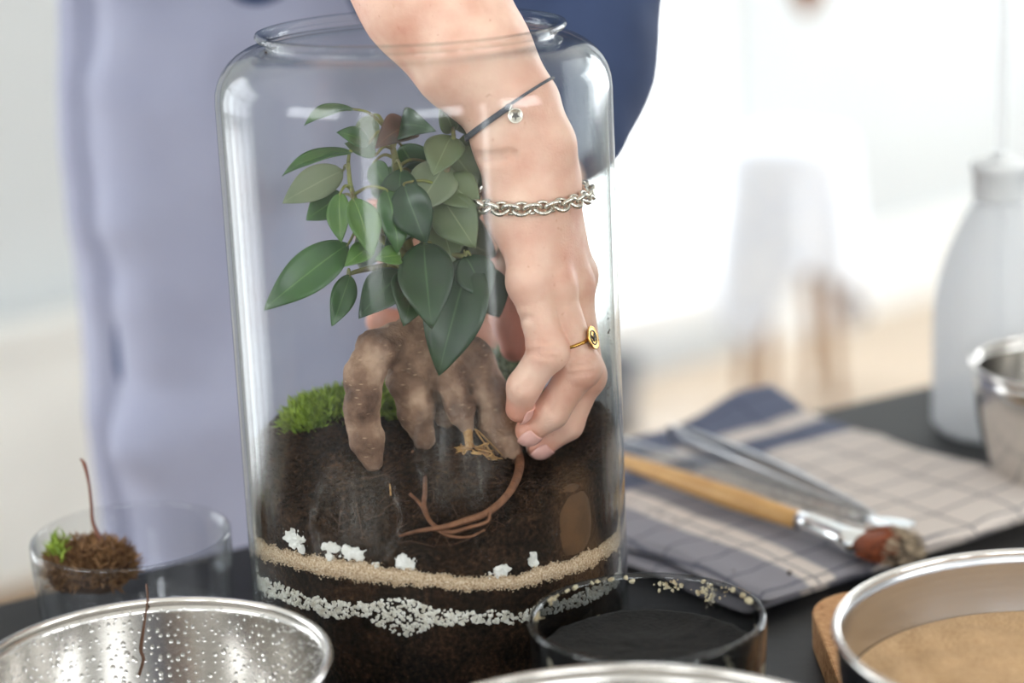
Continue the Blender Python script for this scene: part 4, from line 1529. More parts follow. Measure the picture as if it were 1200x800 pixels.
f1 = [tuple(range(10, 20)), tuple(range(9, -1, -1))] + [(i, (i + 1) % 10, 10 + (i + 1) % 10, 10 + i) for i in range(10)]
mk('engraving', tfm(v1), f1, M_dk, cd, smooth=False)
v1, f1 = tube([kn + np.array([.0006 + .0013 * math.cos(t_) * .6, -.0012 - .0008 * math.sin(t_), -.0008 + .0024 * math.cos(t_)]) for t_ in np.linspace(0, 6.283, 16, endpoint=False)], .00035, 6, closed=True)
mk('jump_ring', v1, f1, M_silver, cb)

# signet ring on the ring finger
jr, rr_f = R_FINGERS['ring']
rc = jr[0] + (jr[1] - jr[0]) * .70
fax = jr[1] - jr[0]
def sd_ringf(P): return chain(P, jr, rr_f, .0035)
lp = loop_on(sd_ringf, rc, fax, .0004, 48)
rg = thing('signet_ring', rc - np.array([0, 0, .006]), 'gold signet ring with a round engraved face on a finger', 'ring')
v1, f1 = tube(lp, .0010, 8, closed=True)
mk('band', v1, f1, M_gold, rg)
fu = fax / np.linalg.norm(fax)
dn = np.array([.93, -.36, .10]); dn -= fu * (dn @ fu); dn /= np.linalg.norm(dn)
fc = rc + dn * (.0118)
tfm = disc_parts(fc, dn, .006, .001)
v1, f1 = lathe([(0, -.0010), (.0045, -.0008), (.0063, .0002), (.0066, .0008), (.0063, .0013), (.0057, .0010), (.0054, .0010), (0, .0010)], 32)
fcm = mk('face', tfm(v1), f1, M_gold, rg)
pts2 = []
for a_ in np.linspace(0, 2 * math.pi, 20, endpoint=False):
    pts2.append((.0038 * math.cos(a_), .0038 * math.sin(a_), .0011))
v1, f1 = tube(tfm(np.array(pts2)), .00035, 6, closed=True)
v2, f2 = tube(tfm(np.array([(-.0022, -.0018, .0012), (0, .002, .0012), (.0022, -.0018, .0012)])), .0004, 6)
v3, f3 = tube(tfm(np.array([(-.002, .0012, .0012), (.002, .0012, .0012)])), .0004, 6)
v1, f1 = join([(v1, f1), (v2, f2), (v3, f3)])
mk('engraving', v1, f1, M_dk, fcm)


# ================================================================== BOWLS
def steel(name, base, rough):
    m, nt, p = new_mat(name)
    p.inputs['Metallic'].default_value = 1.0
    p.inputs['Roughness'].default_value = rough
    tc = add(nt, 'ShaderNodeTexCoord'); mp = add(nt, 'ShaderNodeMapping'); mp.inputs['Scale'].default_value = (6, 6, 900)
    n1 = add(nt, 'ShaderNodeTexNoise'); n1.inputs['Scale'].default_value = 1.0; n1.inputs['Detail'].default_value = 3
    nt.links.new(tc.outputs['Object'], mp.inputs['Vector']); nt.links.new(mp.outputs['Vector'], n1.inputs['Vector'])
    r1 = ramp(nt, [(0.3, base), (0.7, tuple(v * .94 for v in base))]); nt.links.new(n1.outputs['Fac'], r1.inputs['Fac'])
    nt.links.new(r1.outputs['Color'], p.inputs['Base Color'])
    b = add(nt, 'ShaderNodeBump'); b.inputs['Strength'].default_value = 0.03; b.inputs['Distance'].default_value = 0.0003
    nt.links.new(n1.outputs['Fac'], b.inputs['Height']); nt.links.new(b.outputs['Normal'], p.inputs['Normal'])
    return m


M_steel = steel('brushed_steel', (0.70, 0.68, 0.65), 0.17)
M_steel3 = steel('satin_lining', (0.60, 0.60, 0.61), 0.25)
M_steel2 = steel('steel_rim', (0.84, 0.81, 0.77), 0.15)
M_black = simple('black_enamel', (0.010, 0.010, 0.012), 0.3, scale=20)


def bowl_inner(R, rb, h, n=20):
    out = []
    for i in range(n + 1):
        a_ = math.pi / 2 * i / n
        out.append((rb + (R - rb) * math.sin(a_) ** .9, h * (1 - math.cos(a_) ** 1.0)))
    return out


def bowl(name, centre, z0, R, h, label, out_mat=None, rb=None):
    rb = rb or R * .5
    t = .0012
    e = thing(name, (centre[0], centre[1], z0), label, 'bowl')
    inner = [(r, t + z * (h - t) / h) for r, z in bowl_inner(R - .003, rb, h)]
    outer = [(r + t, max(0, z - t)) for r, z in inner]
    prof = [(0, t)] + inner + [(R - .003 + t, h)] + outer[::-1] + [(0, 0)]
    v, f = lathe([(0, t)] + inner + outer[::-1][1:] + [(0, 0)], 128, (centre[0], centre[1], z0))
    if out_mat is None:
        o = mk('shell', v, f, M_steel, e)
    else:
        v, f = lathe([(0, t)] + inner + [(inner[-1][0] + t * .5, h)], 128, (centre[0], centre[1], z0)); f = [q[::-1] for q in f]
        mk('lining', v, f, M_steel3, e)
        v, f = lathe([(inner[-1][0] + t * .5, h)] + [(r + .0003, max(0, z)) for r, z in outer[::-1][1:]] + [(0, 0)], 128, (centre[0], centre[1], z0))
        mk('shell', v, f, out_mat, e)
    P = [(centre[0] + (R - .0012) * math.cos(a_), centre[1] + (R - .0012) * math.sin(a_), z0 + h - .0005) for a_ in np.linspace(0, 2 * math.pi, 128, endpoint=False)]
    v, f = tube(P, .0020, 10, closed=True)
    mk('rolled_rim', v, f, M_steel2, e)
    return e, inner


def rim_place(px, py, a_px, z):
    c = at_z(px, py, z)
    return c, a_px / F_PX * depth_of(c)


# left bowl, wet inside
c, R = rim_place(175, 780, 213, .085)
bw, inn = bowl('steel_bowl', c, 0, R, .085, 'stainless steel bowl with water droplets inside, lowest left in the photo')
M_drop = thin_glass('water', (0.97, 0.98, 0.98), (0.5, 0.5, 0.5), 0.10)
M_dropp, nt, p = new_mat('water_drop')
p.inputs['Base Color'].default_value = (0.95, 0.96, 0.97, 1); p.inputs['Roughness'].default_value = 0.03
p.inputs['Transmission Weight'].default_value = 1.0; p.inputs['IOR'].default_value = 1.33
rI = np.array([q[0] for q in inn]); zI = np.array([q[1] for q in inn])
ga, gz = np.meshgrid(np.arange(math.radians(2), math.radians(188), .0047 / R), np.arange(.018, .0825, .0044))
ai = (ga + rng.uniform(-.38, .38, ga.shape) * .0047 / R).ravel(); zz = np.clip((gz + rng.uniform(-.4, .4, gz.shape) * .0044).ravel(), .018, .0825)
n = len(ai)
ra = np.interp(zz, zI, rI)
rb_ = np.interp(zz + .002, zI, rI)
nrm = np.stack([-np.cos(ai) * 1.0, -np.sin(ai) * 1.0, (rb_ - ra) / .002], 1); nrm /= np.linalg.norm(nrm, axis=1)[:, None]
sz = np.clip(rng.lognormal(math.log(.00088), .26, n), .0004, .0016)
# half-dome base
def subdiv(v, f):
    v = [tuple(q) for q in v]; cache = {}; out = []
    def mid(a, b):
        k = (min(a, b), max(a, b))
        if k not in cache:
            m_ = (np.array(v[a]) + np.array(v[b])) / 2; v.append(tuple(m_ / np.linalg.norm(m_))); cache[k] = len(v) - 1
        return cache[k]
    for a, b, c_ in f:
        x, y, z_ = mid(a, b), mid(b, c_), mid(c_, a)
        out += [(a, x, z_), (b, y, x), (c_, z_, y), (x, y, z_)]
    return np.array(v), out
dom, dom_f = subdiv(ICO_V, ICO_F)
V_, F_ = [], []
for i in range(n):
    nn = nrm[i]; s1_ = np.cross(nn, [0, 0, 1.0]); s1_ /= np.linalg.norm(s1_); s2_ = np.cross(nn, s1_)
    ctr = np.array([c[0] + ra[i] * math.cos(ai[i]), c[1] + ra[i] * math.sin(ai[i]), zz[i]])
    q = dom @ np.stack([s1_, s2_ * 1.12, nn * .75]) * sz[i]
    V_.append(ctr + nn * .0001 + q)
V_ = np.vstack(V_)
F_ = (np.array(dom_f)[None] + (np.arange(n) * len(dom))[:, None, None]).reshape(-1, 3)
o = tag(mk('water_droplets', V_, F_, M_dropp), 'water droplets beading on the inside of the left steel bowl', 'water', kind='stuff')
# a root hair hanging over the rim
q0 = at_z(172, 690, .0875)
P = []
for k, (px, py) in enumerate([(172, 688), (173, 700), (171, 716), (168, 738), (165, 760), (168, 772), (163, 790)]):
    # march the pixel ray onto the inner wall at the back of the bowl
    best = None
    for z in np.linspace(.02, .0875, 400):
        q = at_z(px, py, z)
        d = abs(math.hypot(q[0] - c[0], q[1] - c[1]) - np.interp(z, zI, rI))
        if q[1] > c[1] and (best is None or d < best[0]): best = (d, q)
    q = best[1]
    inw = np.array([c[0] - q[0], c[1] - q[1], 0]); inw /= np.linalg.norm(inw)
    P.append(q + inw * .0012 + (np.array([0, 0, .002]) if k == 0 else 0))
v1, f1 = tube(cat_rom(P, 6), [.0006, .0005, .0009, .0006], 6)
tag(mk('root_strand', v1, f1, simple('dark_root', lin((96, 64, 44)), .7)), 'thin brown root strand stuck to the wet steel bowl', 'root')

# front bowl
c, R = rim_place(728, 921, 352, .09)
bowl('steel_bowl', c, 0, R, .09, 'stainless steel bowl cut off by the bottom edge of the photo')

# bowl of sand on a cork board
corkz = .022
c_s, R_s = rim_place(1245, 738, 266, .10)
bs, inn = bowl('sand_bowl', c_s, corkz, R_s, .10 - corkz, 'steel bowl with a black outside, holding beige sand', M_black, rb=R_s * .62)
M_bsand, nt, p = new_mat('beige_sand')
p.inputs['Roughness'].default_value = 0.95
tc = add(nt, 'ShaderNodeTexCoord')
n1 = add(nt, 'ShaderNodeTexNoise'); n1.inputs['Scale'].default_value = 700; n1.inputs['Detail'].default_value = 4
n2 = add(nt, 'ShaderNodeTexNoise'); n2.inputs['Scale'].default_value = 30
nt.links.new(tc.outputs['Object'], n1.inputs['Vector']); nt.links.new(tc.outputs['Object'], n2.inputs['Vector'])
r1 = ramp(nt, [(0.3, lin((178, 140, 100))), (0.7, lin((218, 184, 142)))]); nt.links.new(n1.outputs['Fac'], r1.inputs['Fac'])
nt.links.new(r1.outputs['Color'], p.inputs['Base Color'])
b = add(nt, 'ShaderNodeBump'); b.inputs['Strength'].default_value = 0.6; b.inputs['Distance'].default_value = 0.001
nt.links.new(n1.outputs['Fac'], b.inputs['Height']); nt.links.new(b.outputs['Normal'], p.inputs['Normal'])
zs = .100 - corkz - .030
rs = float(np.interp(zs, [q[1] for q in inn], [q[0] for q in inn])) - .0006
NT2, NR2 = 128, 40
vv = [(c_s[0], c_s[1], corkz + zs + .004)]; ff = []
for i in range(1, NR2 + 1):
    for k in range(NT2):
        a_ = 2 * math.pi * k / NT2; r = rs * i / NR2
        x, y = r * math.cos(a_), r * math.sin(a_)
        edge = min(1, (NR2 - i) / 6)
        z = zs + edge * (.004 * math.cos(i / NR2 * 1.5) + .0022 * float(fbm(np.array([[x, y, 0]]), 60, 3, 40)[0]) + .0008 * math.sin(x * 260 + y * 40))
        vv.append((c_s[0] + x, c_s[1] + y, corkz + z))
for k in range(NT2): ff.append((0, 1 + k, 1 + (k + 1) % NT2))
for i in range(NR2 - 1):
    for k in range(NT2):
        l = (k + 1) % NT2
        ff.append((1 + i * NT2 + k, 1 + (i + 1) * NT2 + k, 1 + (i + 1) * NT2 + l, 1 + i * NT2 + l))
tag(mk('sand', vv, ff, M_bsand), 'fine beige sand filling the black-sided bowl', 'sand', kind='stuff')

# cork board under it
M_cork, nt, p = new_mat('cork')
p.inputs['Roughness'].default_value = 0.85
tc = add(nt, 'ShaderNodeTexCoord')
n1 = add(nt, 'ShaderNodeTexVoronoi'); n1.inputs['Scale'].default_value = 320
n2 = add(nt, 'ShaderNodeTexNoise'); n2.inputs['Scale'].default_value = 160; n2.inputs['Detail'].default_value = 5
nt.links.new(tc.outputs['Object'], n1.inputs['Vector']); nt.links.new(tc.outputs['Object'], n2.inputs['Vector'])
r1 = ramp(nt, [(0.28, lin((96, 64, 40))), (0.36, lin((188, 138, 92))), (0.7, lin((212, 166, 118)))]); nt.links.new(n2.outputs['Fac'], r1.inputs['Fac'])
nt.links.new(r1.outputs['Color'], p.inputs['Base Color'])
b = add(nt, 'ShaderNodeBump'); b.inputs['Strength'].default_value = 0.5; b.inputs['Distance'].default_value = 0.001
nt.links.new(n1.outputs['Distance'], b.inputs['Height']); nt.links.new(b.outputs['Normal'], p.inputs['Normal'])
k0 = at_z(949, 746, 0)
x0_, y1_ = float(k0[0]) - .001, float(k0[1]) + .014
x1_, y0_ = x0_ + .22, y1_ - .30
rc_ = .034
pts = []
for (cx_, cy_, s_) in ((x1_ - rc_, y1_ - rc_, 0), (x0_ + rc_, y1_ - rc_, 90), (x0_ + rc_, y0_ + rc_, 180), (x1_ - rc_, y0_ + rc_, 270)):
    for k in range(9):
        a_ = math.radians(s_ + k * 90 / 8)
        pts.append((cx_ + rc_ * math.cos(a_), cy_ + rc_ * math.sin(a_)))
n = len(pts)
vv = [(x, y, 0) for x, y in pts] + [(x, y, corkz) for x, y in pts]
ff = [tuple(range(n - 1, -1, -1)), tuple(range(n, 2 * n))] + [(i, (i + 1) % n, n + (i + 1) % n, n + i) for i in range(n)]
tag(bevel(mk('cork_board', vv, ff, M_cork, smooth=False), .0015), 'thick cork board with rounded corners under the sand bowl', 'board')

# steel bowl at the right edge, standing behind
cb_, Rb_ = rim_place(1262, 424, 122, .09)
bowl('steel_bowl', cb_, 0, Rb_, .09, 'stainless steel bowl at the right edge in front of the plastic bottle', rb=Rb_ * .45)


# glass bowls ------------------------------------------------------------
def glass_bowl(name, centre, R, h, t, label, mat, rb):
    e = thing(name, (centre[0], centre[1], 0), label, 'bowl')
    pts = []
    n = 16
    for i in range(n + 1):
        u = i / n
        pts.append((rb + (R - rb) * (math.sin(math.pi / 2 * u) ** .75), h * (1 - math.cos(math.pi / 2 * u)) ** 1.0))
    outer = [(r, z) for r, z in pts]
    inner = [(max(r - t, 0), z + t * (1 - z / h) * 1.2) for r, z in pts]
    prof = [(0, 0)] + outer[:-1] + [(R, h - t * .6), (R - t * .15, h - .0002), (R - t * .5, h + .0003), (R - t * .85, h - .0002), (R - t, h - t * .6)] + inner[:-1][::-1] + [(0, inner[0][1])]
    v, f = lathe(prof, 96, (centre[0], centre[1], 0))
    mk('glass', v, f, mat, e)
    return e, inner


M_gb = thin_glass('bowl_glass', (0.97, 0.975, 0.98), (0.62, 0.66, 0.68), 0.05)
c_g, R_g = rim_place(153, 626, 117, .072)
gb, inn_g = glass_bowl('glass_bowl', c_g, R_g, .072, .0025, 'clear glass bowl with a moss scrap and twig, left of the jar', M_gb, R_g * .72)

# dark glass bowl
M_gd = thin_glass('smeared_glass', (0.66, 0.67, 0.68), (0.30, 0.31, 0.31), 0.05, stain=((0.55, 0.50, 0.38), 60, 0.655, 0.75))
c_d, R_d = rim_place(758, 720, 140, .085)
gd, inn_d = glass_bowl('glass_bowl', c_d, R_d, .085, .004, 'smeared glass bowl of black soil in front of the jar', M_gd, R_d * .66)
M_wet = simple('wet_black_soil', (0.004, 0.0036, 0.0032), 0.95, col2=(0.010, 0.009, 0.0075), scale=400, bump=0.6, bump_scale=500)
zs = .066
rI = np.array([q[0] for q in inn_d]); zI = np.array([q[1] for q in inn_d])
prof = [(0, zI[0] + .001)] + [(float(np.interp(z, zI, rI)) - .0005, z) for z in np.linspace(zI[0] + .001, zs, 12)]
prof += [(prof[-1][0] * k, zs + (0.0004 if k < 1 else 0) + .0008 * math.sin(k * 37)) for k in (.92, .8, .65, .5, .35, .2)] + [(0, zs)]
v, f = lathe(prof, 72, (c_d[0], c_d[1], 0))
v[:, 2] += np.where(v[:, 2] > zs - .001, .0012 * vnoise(v, 220, 2), 0)
tag(mk('soil', v, f, M_wet), 'black wet soil in the smeared glass bowl', 'soil', kind='stuff')
# pale crusts stuck on the inside of its far wall
M_crust = simple('pale_crust', lin((196, 188, 160)), 0.85, col2=lin((150, 132, 100)), scale=200)
cr, cs = [], []
for (px, py, n_, sp) in ((700, 664, 5, 4), (777, 686, 16, 7), (797, 684, 10, 5), (826, 690, 14, 6), (832, 700, 8, 5), (852, 691, 8, 5), (882, 700, 6, 4), (640, 700, 12, 6), (655, 684, 8, 5), (630, 722, 8, 5), (735, 676, 4, 5), (690, 676, 5, 5)):
    for _ in range(n_):
        x, y = px + rng.normal(0, sp), py + rng.normal(0, sp * .7)
        best = None
        for z in np.linspace(.06, .084, 60):
            q = at_z(x, y, z)
            if q[1] < c_d[1] - .015: continue
            d = abs(math.hypot(q[0] - c_d[0], q[1] - c_d[1]) - np.interp(z, zI, rI))
            if best is None or d < best[0]: best = (d, q, z)
        if best is None: continue
        q, z = best[1], best[2]
        dv = np.array([q[0] - c_d[0], q[1] - c_d[1]]); dv /= np.linalg.norm(dv)
        r = np.interp(z, zI, rI) - .0004
        cr.append((c_d[0] + dv[0] * r, c_d[1] + dv[1] * r, z)); cs.append(rng.uniform(.0005, .0013))
v, f = scatter(np.array(cr), np.array(cs) * rng.uniform(.5, 1.5, len(cs)), 'ico', .45)
mk('dried_crust', v, f, M_crust, gd, smooth=False)['kind'] = 'stuff'

# moss scrap with its twig in the clear bowl
M_brmoss = simple('brown_moss', lin((150, 112, 74)), 0.85, col2=lin((92, 62, 38)), scale=160)
def gpos(px, py, Y): return np.array(at(px, py, Y))
Yg = float(c_g[1])
mc = moss('moss_clump', [(gpos(104, 664, Yg), (.019, .016, .012)), (gpos(88, 672, Yg), (.015, .014, .010)), (gpos(122, 668, Yg - .004), (.014, .014, .011))],
          1300, .0075, M_brmoss, simple('brown_moss_core', lin((84, 58, 38)), .9), 'scrap of brown moss and roots lying in the clear glass bowl')
V, Fs = [], []
for k in range(260):
    p0 = gpos(70 + rng.normal(0, 5), 648 + rng.normal(0, 7), Yg + rng.normal(0, .006))
    d = np.array([-.2, 0, .8]) + rng.normal(0, .5, 3); d /= np.linalg.norm(d)
    L = rng.uniform(.004, .009); s_ = np.cross(d, rng.normal(size=3)); s_ /= np.linalg.norm(s_)
    n0 = len(V); s2 = np.cross(d, s_); w = L * .13
    V += [p0 + s_ * w, p0 - s_ * .5 * w + s2 * w, p0 - s_ * .5 * w - s2 * w, p0 + d * L]
    Fs += [(n0, n0 + 1, n0 + 3), (n0 + 1, n0 + 2, n0 + 3), (n0 + 2, n0, n0 + 3)]
g_ = mk('green_tips', V, Fs, simple('fresh_moss', lin((150, 172, 62)), .7, col2=lin((104, 130, 40)), scale=200), mc, smooth=False); g_['kind'] = 'stuff'; g_['label'] = 'fresh green moss tips'
P = [gpos(136, 664, Yg), gpos(118, 632, Yg), gpos(109, 612, Yg), gpos(107, 590, Yg), gpos(104, 565, Yg), gpos(99, 544, Yg), gpos(94, 537, Yg)]
v, f = tube(cat_rom(P, 6), [.0016, .0014, .0011, .0009, .0008, .0012, .0005], 7)
mk('twig', v, f, simple('red_twig', lin((130, 84, 66)), .65), mc)
parts = []
for k in range(40):
    p0 = gpos(rng.uniform(75, 140), rng.uniform(640, 660), Yg + rng.normal(0, .008)); an0 = rng.uniform(0, 6.28)
    P = [p0]
    for j_ in range(3):
        P.append(P[-1] + np.array([math.cos(an0) * .005, rng.normal(0, .003), abs(math.sin(an0)) * .004 - .001])); an0 += rng.normal(0, .6)
    parts.append(tube(cat_rom(P, 3), [.0005, .0003], 4))
v, f = join(parts)
mk('root_threads', v, f, M_brmoss, mc)['kind'] = 'stuff'

# ================================================================== WASH BOTTLE
M_pe, nt, p = new_mat('translucent_polyethylene')
p.inputs['Base Color'].default_value = (*lin((243, 244, 245)), 1); p.inputs['Roughness'].default_value = 0.35
tr_ = add(nt, 'ShaderNodeBsdfTransparent'); tr_.inputs['Color'].default_value = (0.96, 0.965, 0.97, 1)
tl = add(nt, 'ShaderNodeBsdfTranslucent'); tl.inputs['Color'].default_value = (*lin((244, 245, 246)), 1)
m1 = add(nt, 'ShaderNodeMixShader'); m1.inputs[0].default_value = 0.5
m2 = add(nt, 'ShaderNodeMixShader'); m2.inputs[0].default_value = 0.5
nt.links.new(p.outputs[0], m1.inputs[1]); nt.links.new(tl.outputs[0], m1.inputs[2])
nt.links.new(m1.outputs[0], m2.inputs[1]); nt.links.new(tr_.outputs[0], m2.inputs[2])
nt.links.new(m2.outputs[0], nt.nodes['Material Output'].inputs['Surface'])
M_cap = simple('white_plastic', lin((236, 238, 238)), 0.4, scale=30)
c0 = at_z(1168, 500, 0)
Rbt = 75 / F_PX * depth_of(c0)
zsh = float(at(1168, 232, c0[1])[2]); zcap = float(at(1168, 188, c0[1])[2])
wb_ = thing('wash_bottle', (c0[0], c0[1], 0), 'translucent plastic squeeze bottle with a long spout tube on the black table', 'bottle')
prof = [(0, 0), (Rbt * .90, 0), (Rbt, .006)]
for k in range(0, 21):
    t = k / 20
    z = .01 + (zsh - .01) * t
    r = Rbt if t < .42 else .016 + (Rbt - .016) * max(0.0, math.cos(math.pi / 2 * ((t - .42) / .58))) ** .80
    prof.append((max(r, .016), z))
prof += [(.016, zsh + .006)]
inn_ = [(max(r - .0012, 0), z + .001) for r, z in prof[1:-1]]
v, f = lathe(prof + [(.0148, zsh + .006)] + inn_[::-1] + [(0, .001)], 64, (c0[0], c0[1], 0))
mk('bottle_body', v, f, M_pe, wb_)
cp = [(0.0, zsh), (.019, zsh), (.0195, zsh + .002), (.0195, zcap - .008), (.021, zcap - .007), (.021, zcap - .001), (.019, zcap), (.006, zcap), (.006, zcap + .006), (0, zcap + .006)]
v, f = lathe(cp, 40, (c0[0], c0[1], 0))
mk('screw_cap', v, f, M_cap, wb_)
v, f = tube([(c0[0], c0[1], .012), (c0[0], c0[1], zcap), (c0[0] + .001, c0[1], zcap + .10), (c0[0] - .002, c0[1] - .004, zcap + .16), (c0[0] - .02, c0[1] - .01, zcap + .20), (c0[0] - .045, c0[1] - .015, zcap + .19)], .0034, 10)
mk('spout_tube', v, f, M_pe, wb_)

# ================================================================== CLOTH

B0 = np.array(at_z(898, 710, .006)[:2])
ud = np.array([.572, -.82]); vd = np.array([.82, .572])
CANG = math.atan2(ud[1], ud[0])
M_cloth, nt, p = new_mat('checked_linen')
p.inputs['Roughness'].default_value = 0.95
p.inputs['Specular IOR Level'].default_value = 0.2
tc = add(nt, 'ShaderNodeTexCoord'); sx = add(nt, 'ShaderNodeSeparateXYZ')
nzc = add(nt, 'ShaderNodeTexNoise'); nzc.inputs['Scale'].default_value = 25
dis = add(nt, 'ShaderNodeVectorMath', operation='MULTIPLY_ADD')
dis.inputs[1].default_value = (.006, .006, 0)
nt.links.new(tc.outputs['Object'], nzc.inputs['Vector']); nt.links.new(nzc.outputs['Color'], dis.inputs[0]); nt.links.new(tc.outputs['Object'], dis.inputs[2])
nt.links.new(dis.outputs[0], sx.inputs[0])


def map_ramp(src, lo_, hi_, stops):
    mr = add(nt, 'ShaderNodeMapRange'); mr.inputs['From Min'].default_value = lo_; mr.inputs['From Max'].default_value = hi_
    nt.links.new(src, mr.inputs['Value'])
    r_ = ramp(nt, [((q - lo_) / (hi_ - lo_), c) for q, c in stops]); r_.color_ramp.interpolation = 'LINEAR'
    nt.links.new(mr.outputs[0], r_.inputs['Fac'])
    return r_


def steps(vals):
    out = []
    for k, (q, c) in enumerate(vals):
        if k: out.append((q, vals[k - 1][1]))
        out.append((q + .003, c))
    return out


BLU = (.0, .0, .0); WHT = (1., 1., 1.); MIDB = (.28, .28, .28)
ru = map_ramp(sx.outputs['X'], -.33, .03, steps([(-.33, BLU), (-.245, WHT), (-.222, BLU), (-.195, WHT), (.0, WHT)]))
rv = map_ramp(sx.outputs['Y'], -.03, .30, steps([(-.03, MIDB), (.034, WHT), (.056, MIDB), (.092, WHT), (.29, WHT)]))
mm = add(nt, 'ShaderNodeMix', data_type='RGBA', blend_type='MULTIPLY'); mm.inputs[0].default_value = 1
nt.links.new(ru.outputs['Color'], mm.inputs[6]); nt.links.new(rv.outputs['Color'], mm.inputs[7])
cmix = add(nt, 'ShaderNodeMix', data_type='RGBA')
cmix.inputs[6].default_value = (*lin((104, 110, 130)), 1); cmix.inputs[7].default_value = (*lin((222, 212, 204)), 1)
nt.links.new(mm.outputs[2], cmix.inputs[0])
lines = None
for ax_o, per_, w_ in (('X', .030, .030), ('Y', .044, .022)):
    md_ = add(nt, 'ShaderNodeMath', operation='PINGPONG'); md_.inputs[1].default_value = per_ / 2
    nt.links.new(sx.outputs[ax_o], md_.inputs[0])
    lt = add(nt, 'ShaderNodeMath', operation='LESS_THAN'); lt.inputs[1].default_value = per_ * w_
    nt.links.new(md_.outputs[0], lt.inputs[0])
    if lines is None: lines = lt
    else:
        mxx = add(nt, 'ShaderNodeMath', operation='MAXIMUM'); nt.links.new(lines.outputs[0], mxx.inputs[0]); nt.links.new(lt.outputs[0], mxx.inputs[1]); lines = mxx
sc_ = add(nt, 'ShaderNodeMath', operation='MULTIPLY'); sc_.inputs[1].default_value = .7; nt.links.new(lines.outputs[0], sc_.inputs[0])
c2m = add(nt, 'ShaderNodeMix', data_type='RGBA'); c2m.inputs[7].default_value = (*lin((62, 68, 88)), 1)
nt.links.new(sc_.outputs[0], c2m.inputs[0]); nt.links.new(cmix.outputs[2], c2m.inputs[6])
nt.links.new(c2m.outputs[2], p.inputs['Base Color'])
wv = add(nt, 'ShaderNodeTexNoise'); wv.inputs['Scale'].default_value = 900; nt.links.new(tc.outputs['Object'], wv.inputs['Vector'])
b = add(nt, 'ShaderNodeBump'); b.inputs['Strength'].default_value = .4; b.inputs['Distance'].default_value = .0008
nt.links.new(wv.outputs['Fac'], b.inputs['Height']); nt.links.new(b.outputs['Normal'], p.inputs['Normal'])

towel = thing('tea_towel', (B0[0], B0[1], 0), 'folded blue and cream checked tea towel under the brush', 'towel')
towel.rotation_euler = (0, 0, CANG)


def towel_z(u, v):
    """height of the top layer"""
    P = np.stack([np.asarray(u, float), np.asarray(v, float), 0 * np.asarray(u, float)], -1)
    z = .0150 + .0022 * vnoise(P, 16, 50) + .0012 * vnoise(P, 42, 51) + .0025 * np.exp(-((P[..., 1] - .018) / .008) ** 2) * np.sin(P[..., 0] * 38)
    z = z + .020 * np.clip((-P[..., 0] - .245) / .05, 0, 1) * np.clip((P[..., 1] - .15) / .08, 0, 1)       # lifted far corner
    return z


def slab(name, u0, u1, v0, v1, zf, zbase, wav, nu=70, nv=60):
    us = np.linspace(0, 1, nu + 1); vs = np.linspace(0, 1, nv + 1)
    e = lambda t: 1 - np.clip(1 - np.minimum(t, 1 - t) / .03, 0, 1) ** 2.5
    top, bot = [], []
    for a_ in us:
        for b_ in vs:
            u = u0 + (u1 - u0) * a_; v_ = v0 + (v1 - v0) * b_
            u += wav * float(vnoise(np.array([[v_, 3.1, 0]]), 22, 60)[0]) * (abs(2 * a_ - 1)); v_ += wav * float(vnoise(np.array([[u, 7.7, 0]]), 22, 61)[0]) * abs(2 * b_ - 1)
            zt = float(zf(u, v_)); k = float(min(e(a_), e(b_)))
            zb = zbase(u, v_) if callable(zbase) else zbase
            zm = zb + (zt - zb) * .45
            top.append((u, v_, zm + (zt - zm) * k)); bot.append((u, v_, zm + (zb - zm) * k))
    V = top + bot; n0 = len(top); m = nv + 1; ff = []
    for i in range(nu):
        for j in range(nv):
            q = i * m + j
            ff.append((q, q + m, q + m + 1, q + 1)); ff.append((n0 + q, n0 + q + 1, n0 + q + m + 1, n0 + q + m))
    ring = [i * m for i in range(nu + 1)] + [nu * m + j for j in range(1, nv + 1)] + [i * m + nv for i in range(nu - 1, -1, -1)] + [j for j in range(nv - 1, 0, -1)]
    for k in range(len(ring)):
        a_, b_ = ring[k], ring[(k + 1) % len(ring)]
        ff.append((a_, n0 + a_, n0 + b_, b_))
    return mk(name, V, ff, M_cloth, towel, data_only=True)


slab('lower_fold', -.285, -.004, -.012, .255, lambda u, v_: .0062 + .0008 * float(vnoise(np.array([[u, v_, 1.]]), 30, 3)[0]), .0003, .004)
slab('upper_fold', -.29, .002, -.004, .268, lambda u, v_: float(towel_z(u, v_)), lambda u, v_: .0066 + max(0, float(towel_z(u, v_)) - .0165), .006)


def on_towel(px, py, up):
    z = .014
    for _ in range(5):
        q = at_z(px, py, z)
        d = q[:2] - B0
        z = .0170 + up
    return at_z(px, py, z)


# paint brush -------------------------------------------------------------
M_wood = simple('varnished_wood', lin((222, 176, 112)), 0.4, col2=lin((204, 154, 92)), scale=40)
M_fer = simple('ferrule_metal', (0.85, 0.87, 0.88), 0.18, 1.0, col2=(.75, .77, .78), scale=50)
M_bris = simple('red_brown_bristle', lin((150, 78, 42)), 0.7, col2=lin((108, 52, 28)), scale=300)
M_tip = simple('dirty_bristle_tip', lin((206, 186, 158)), 0.8, col2=lin((70, 58, 48)), scale=160)
f0_, f1_ = on_towel(940, 611, .009), on_towel(1010, 637, .008)
e1_ = on_towel(1084, 644, .007)
axb = f1_ - f0_; axb /= np.linalg.norm(axb)
h0 = on_towel(735, 541, .011); hd = h0 - f0_; hd /= np.linalg.norm(hd)
br_ = thing('paint_brush', (f0_[0], f0_[1], .014), 'flat paint brush with a pale wooden handle and soiled bristles', 'brush')
Lh = .205
ts = np.linspace(0, 1, 22)
pts = [f0_ + hd * (Lh * t) for t in ts]
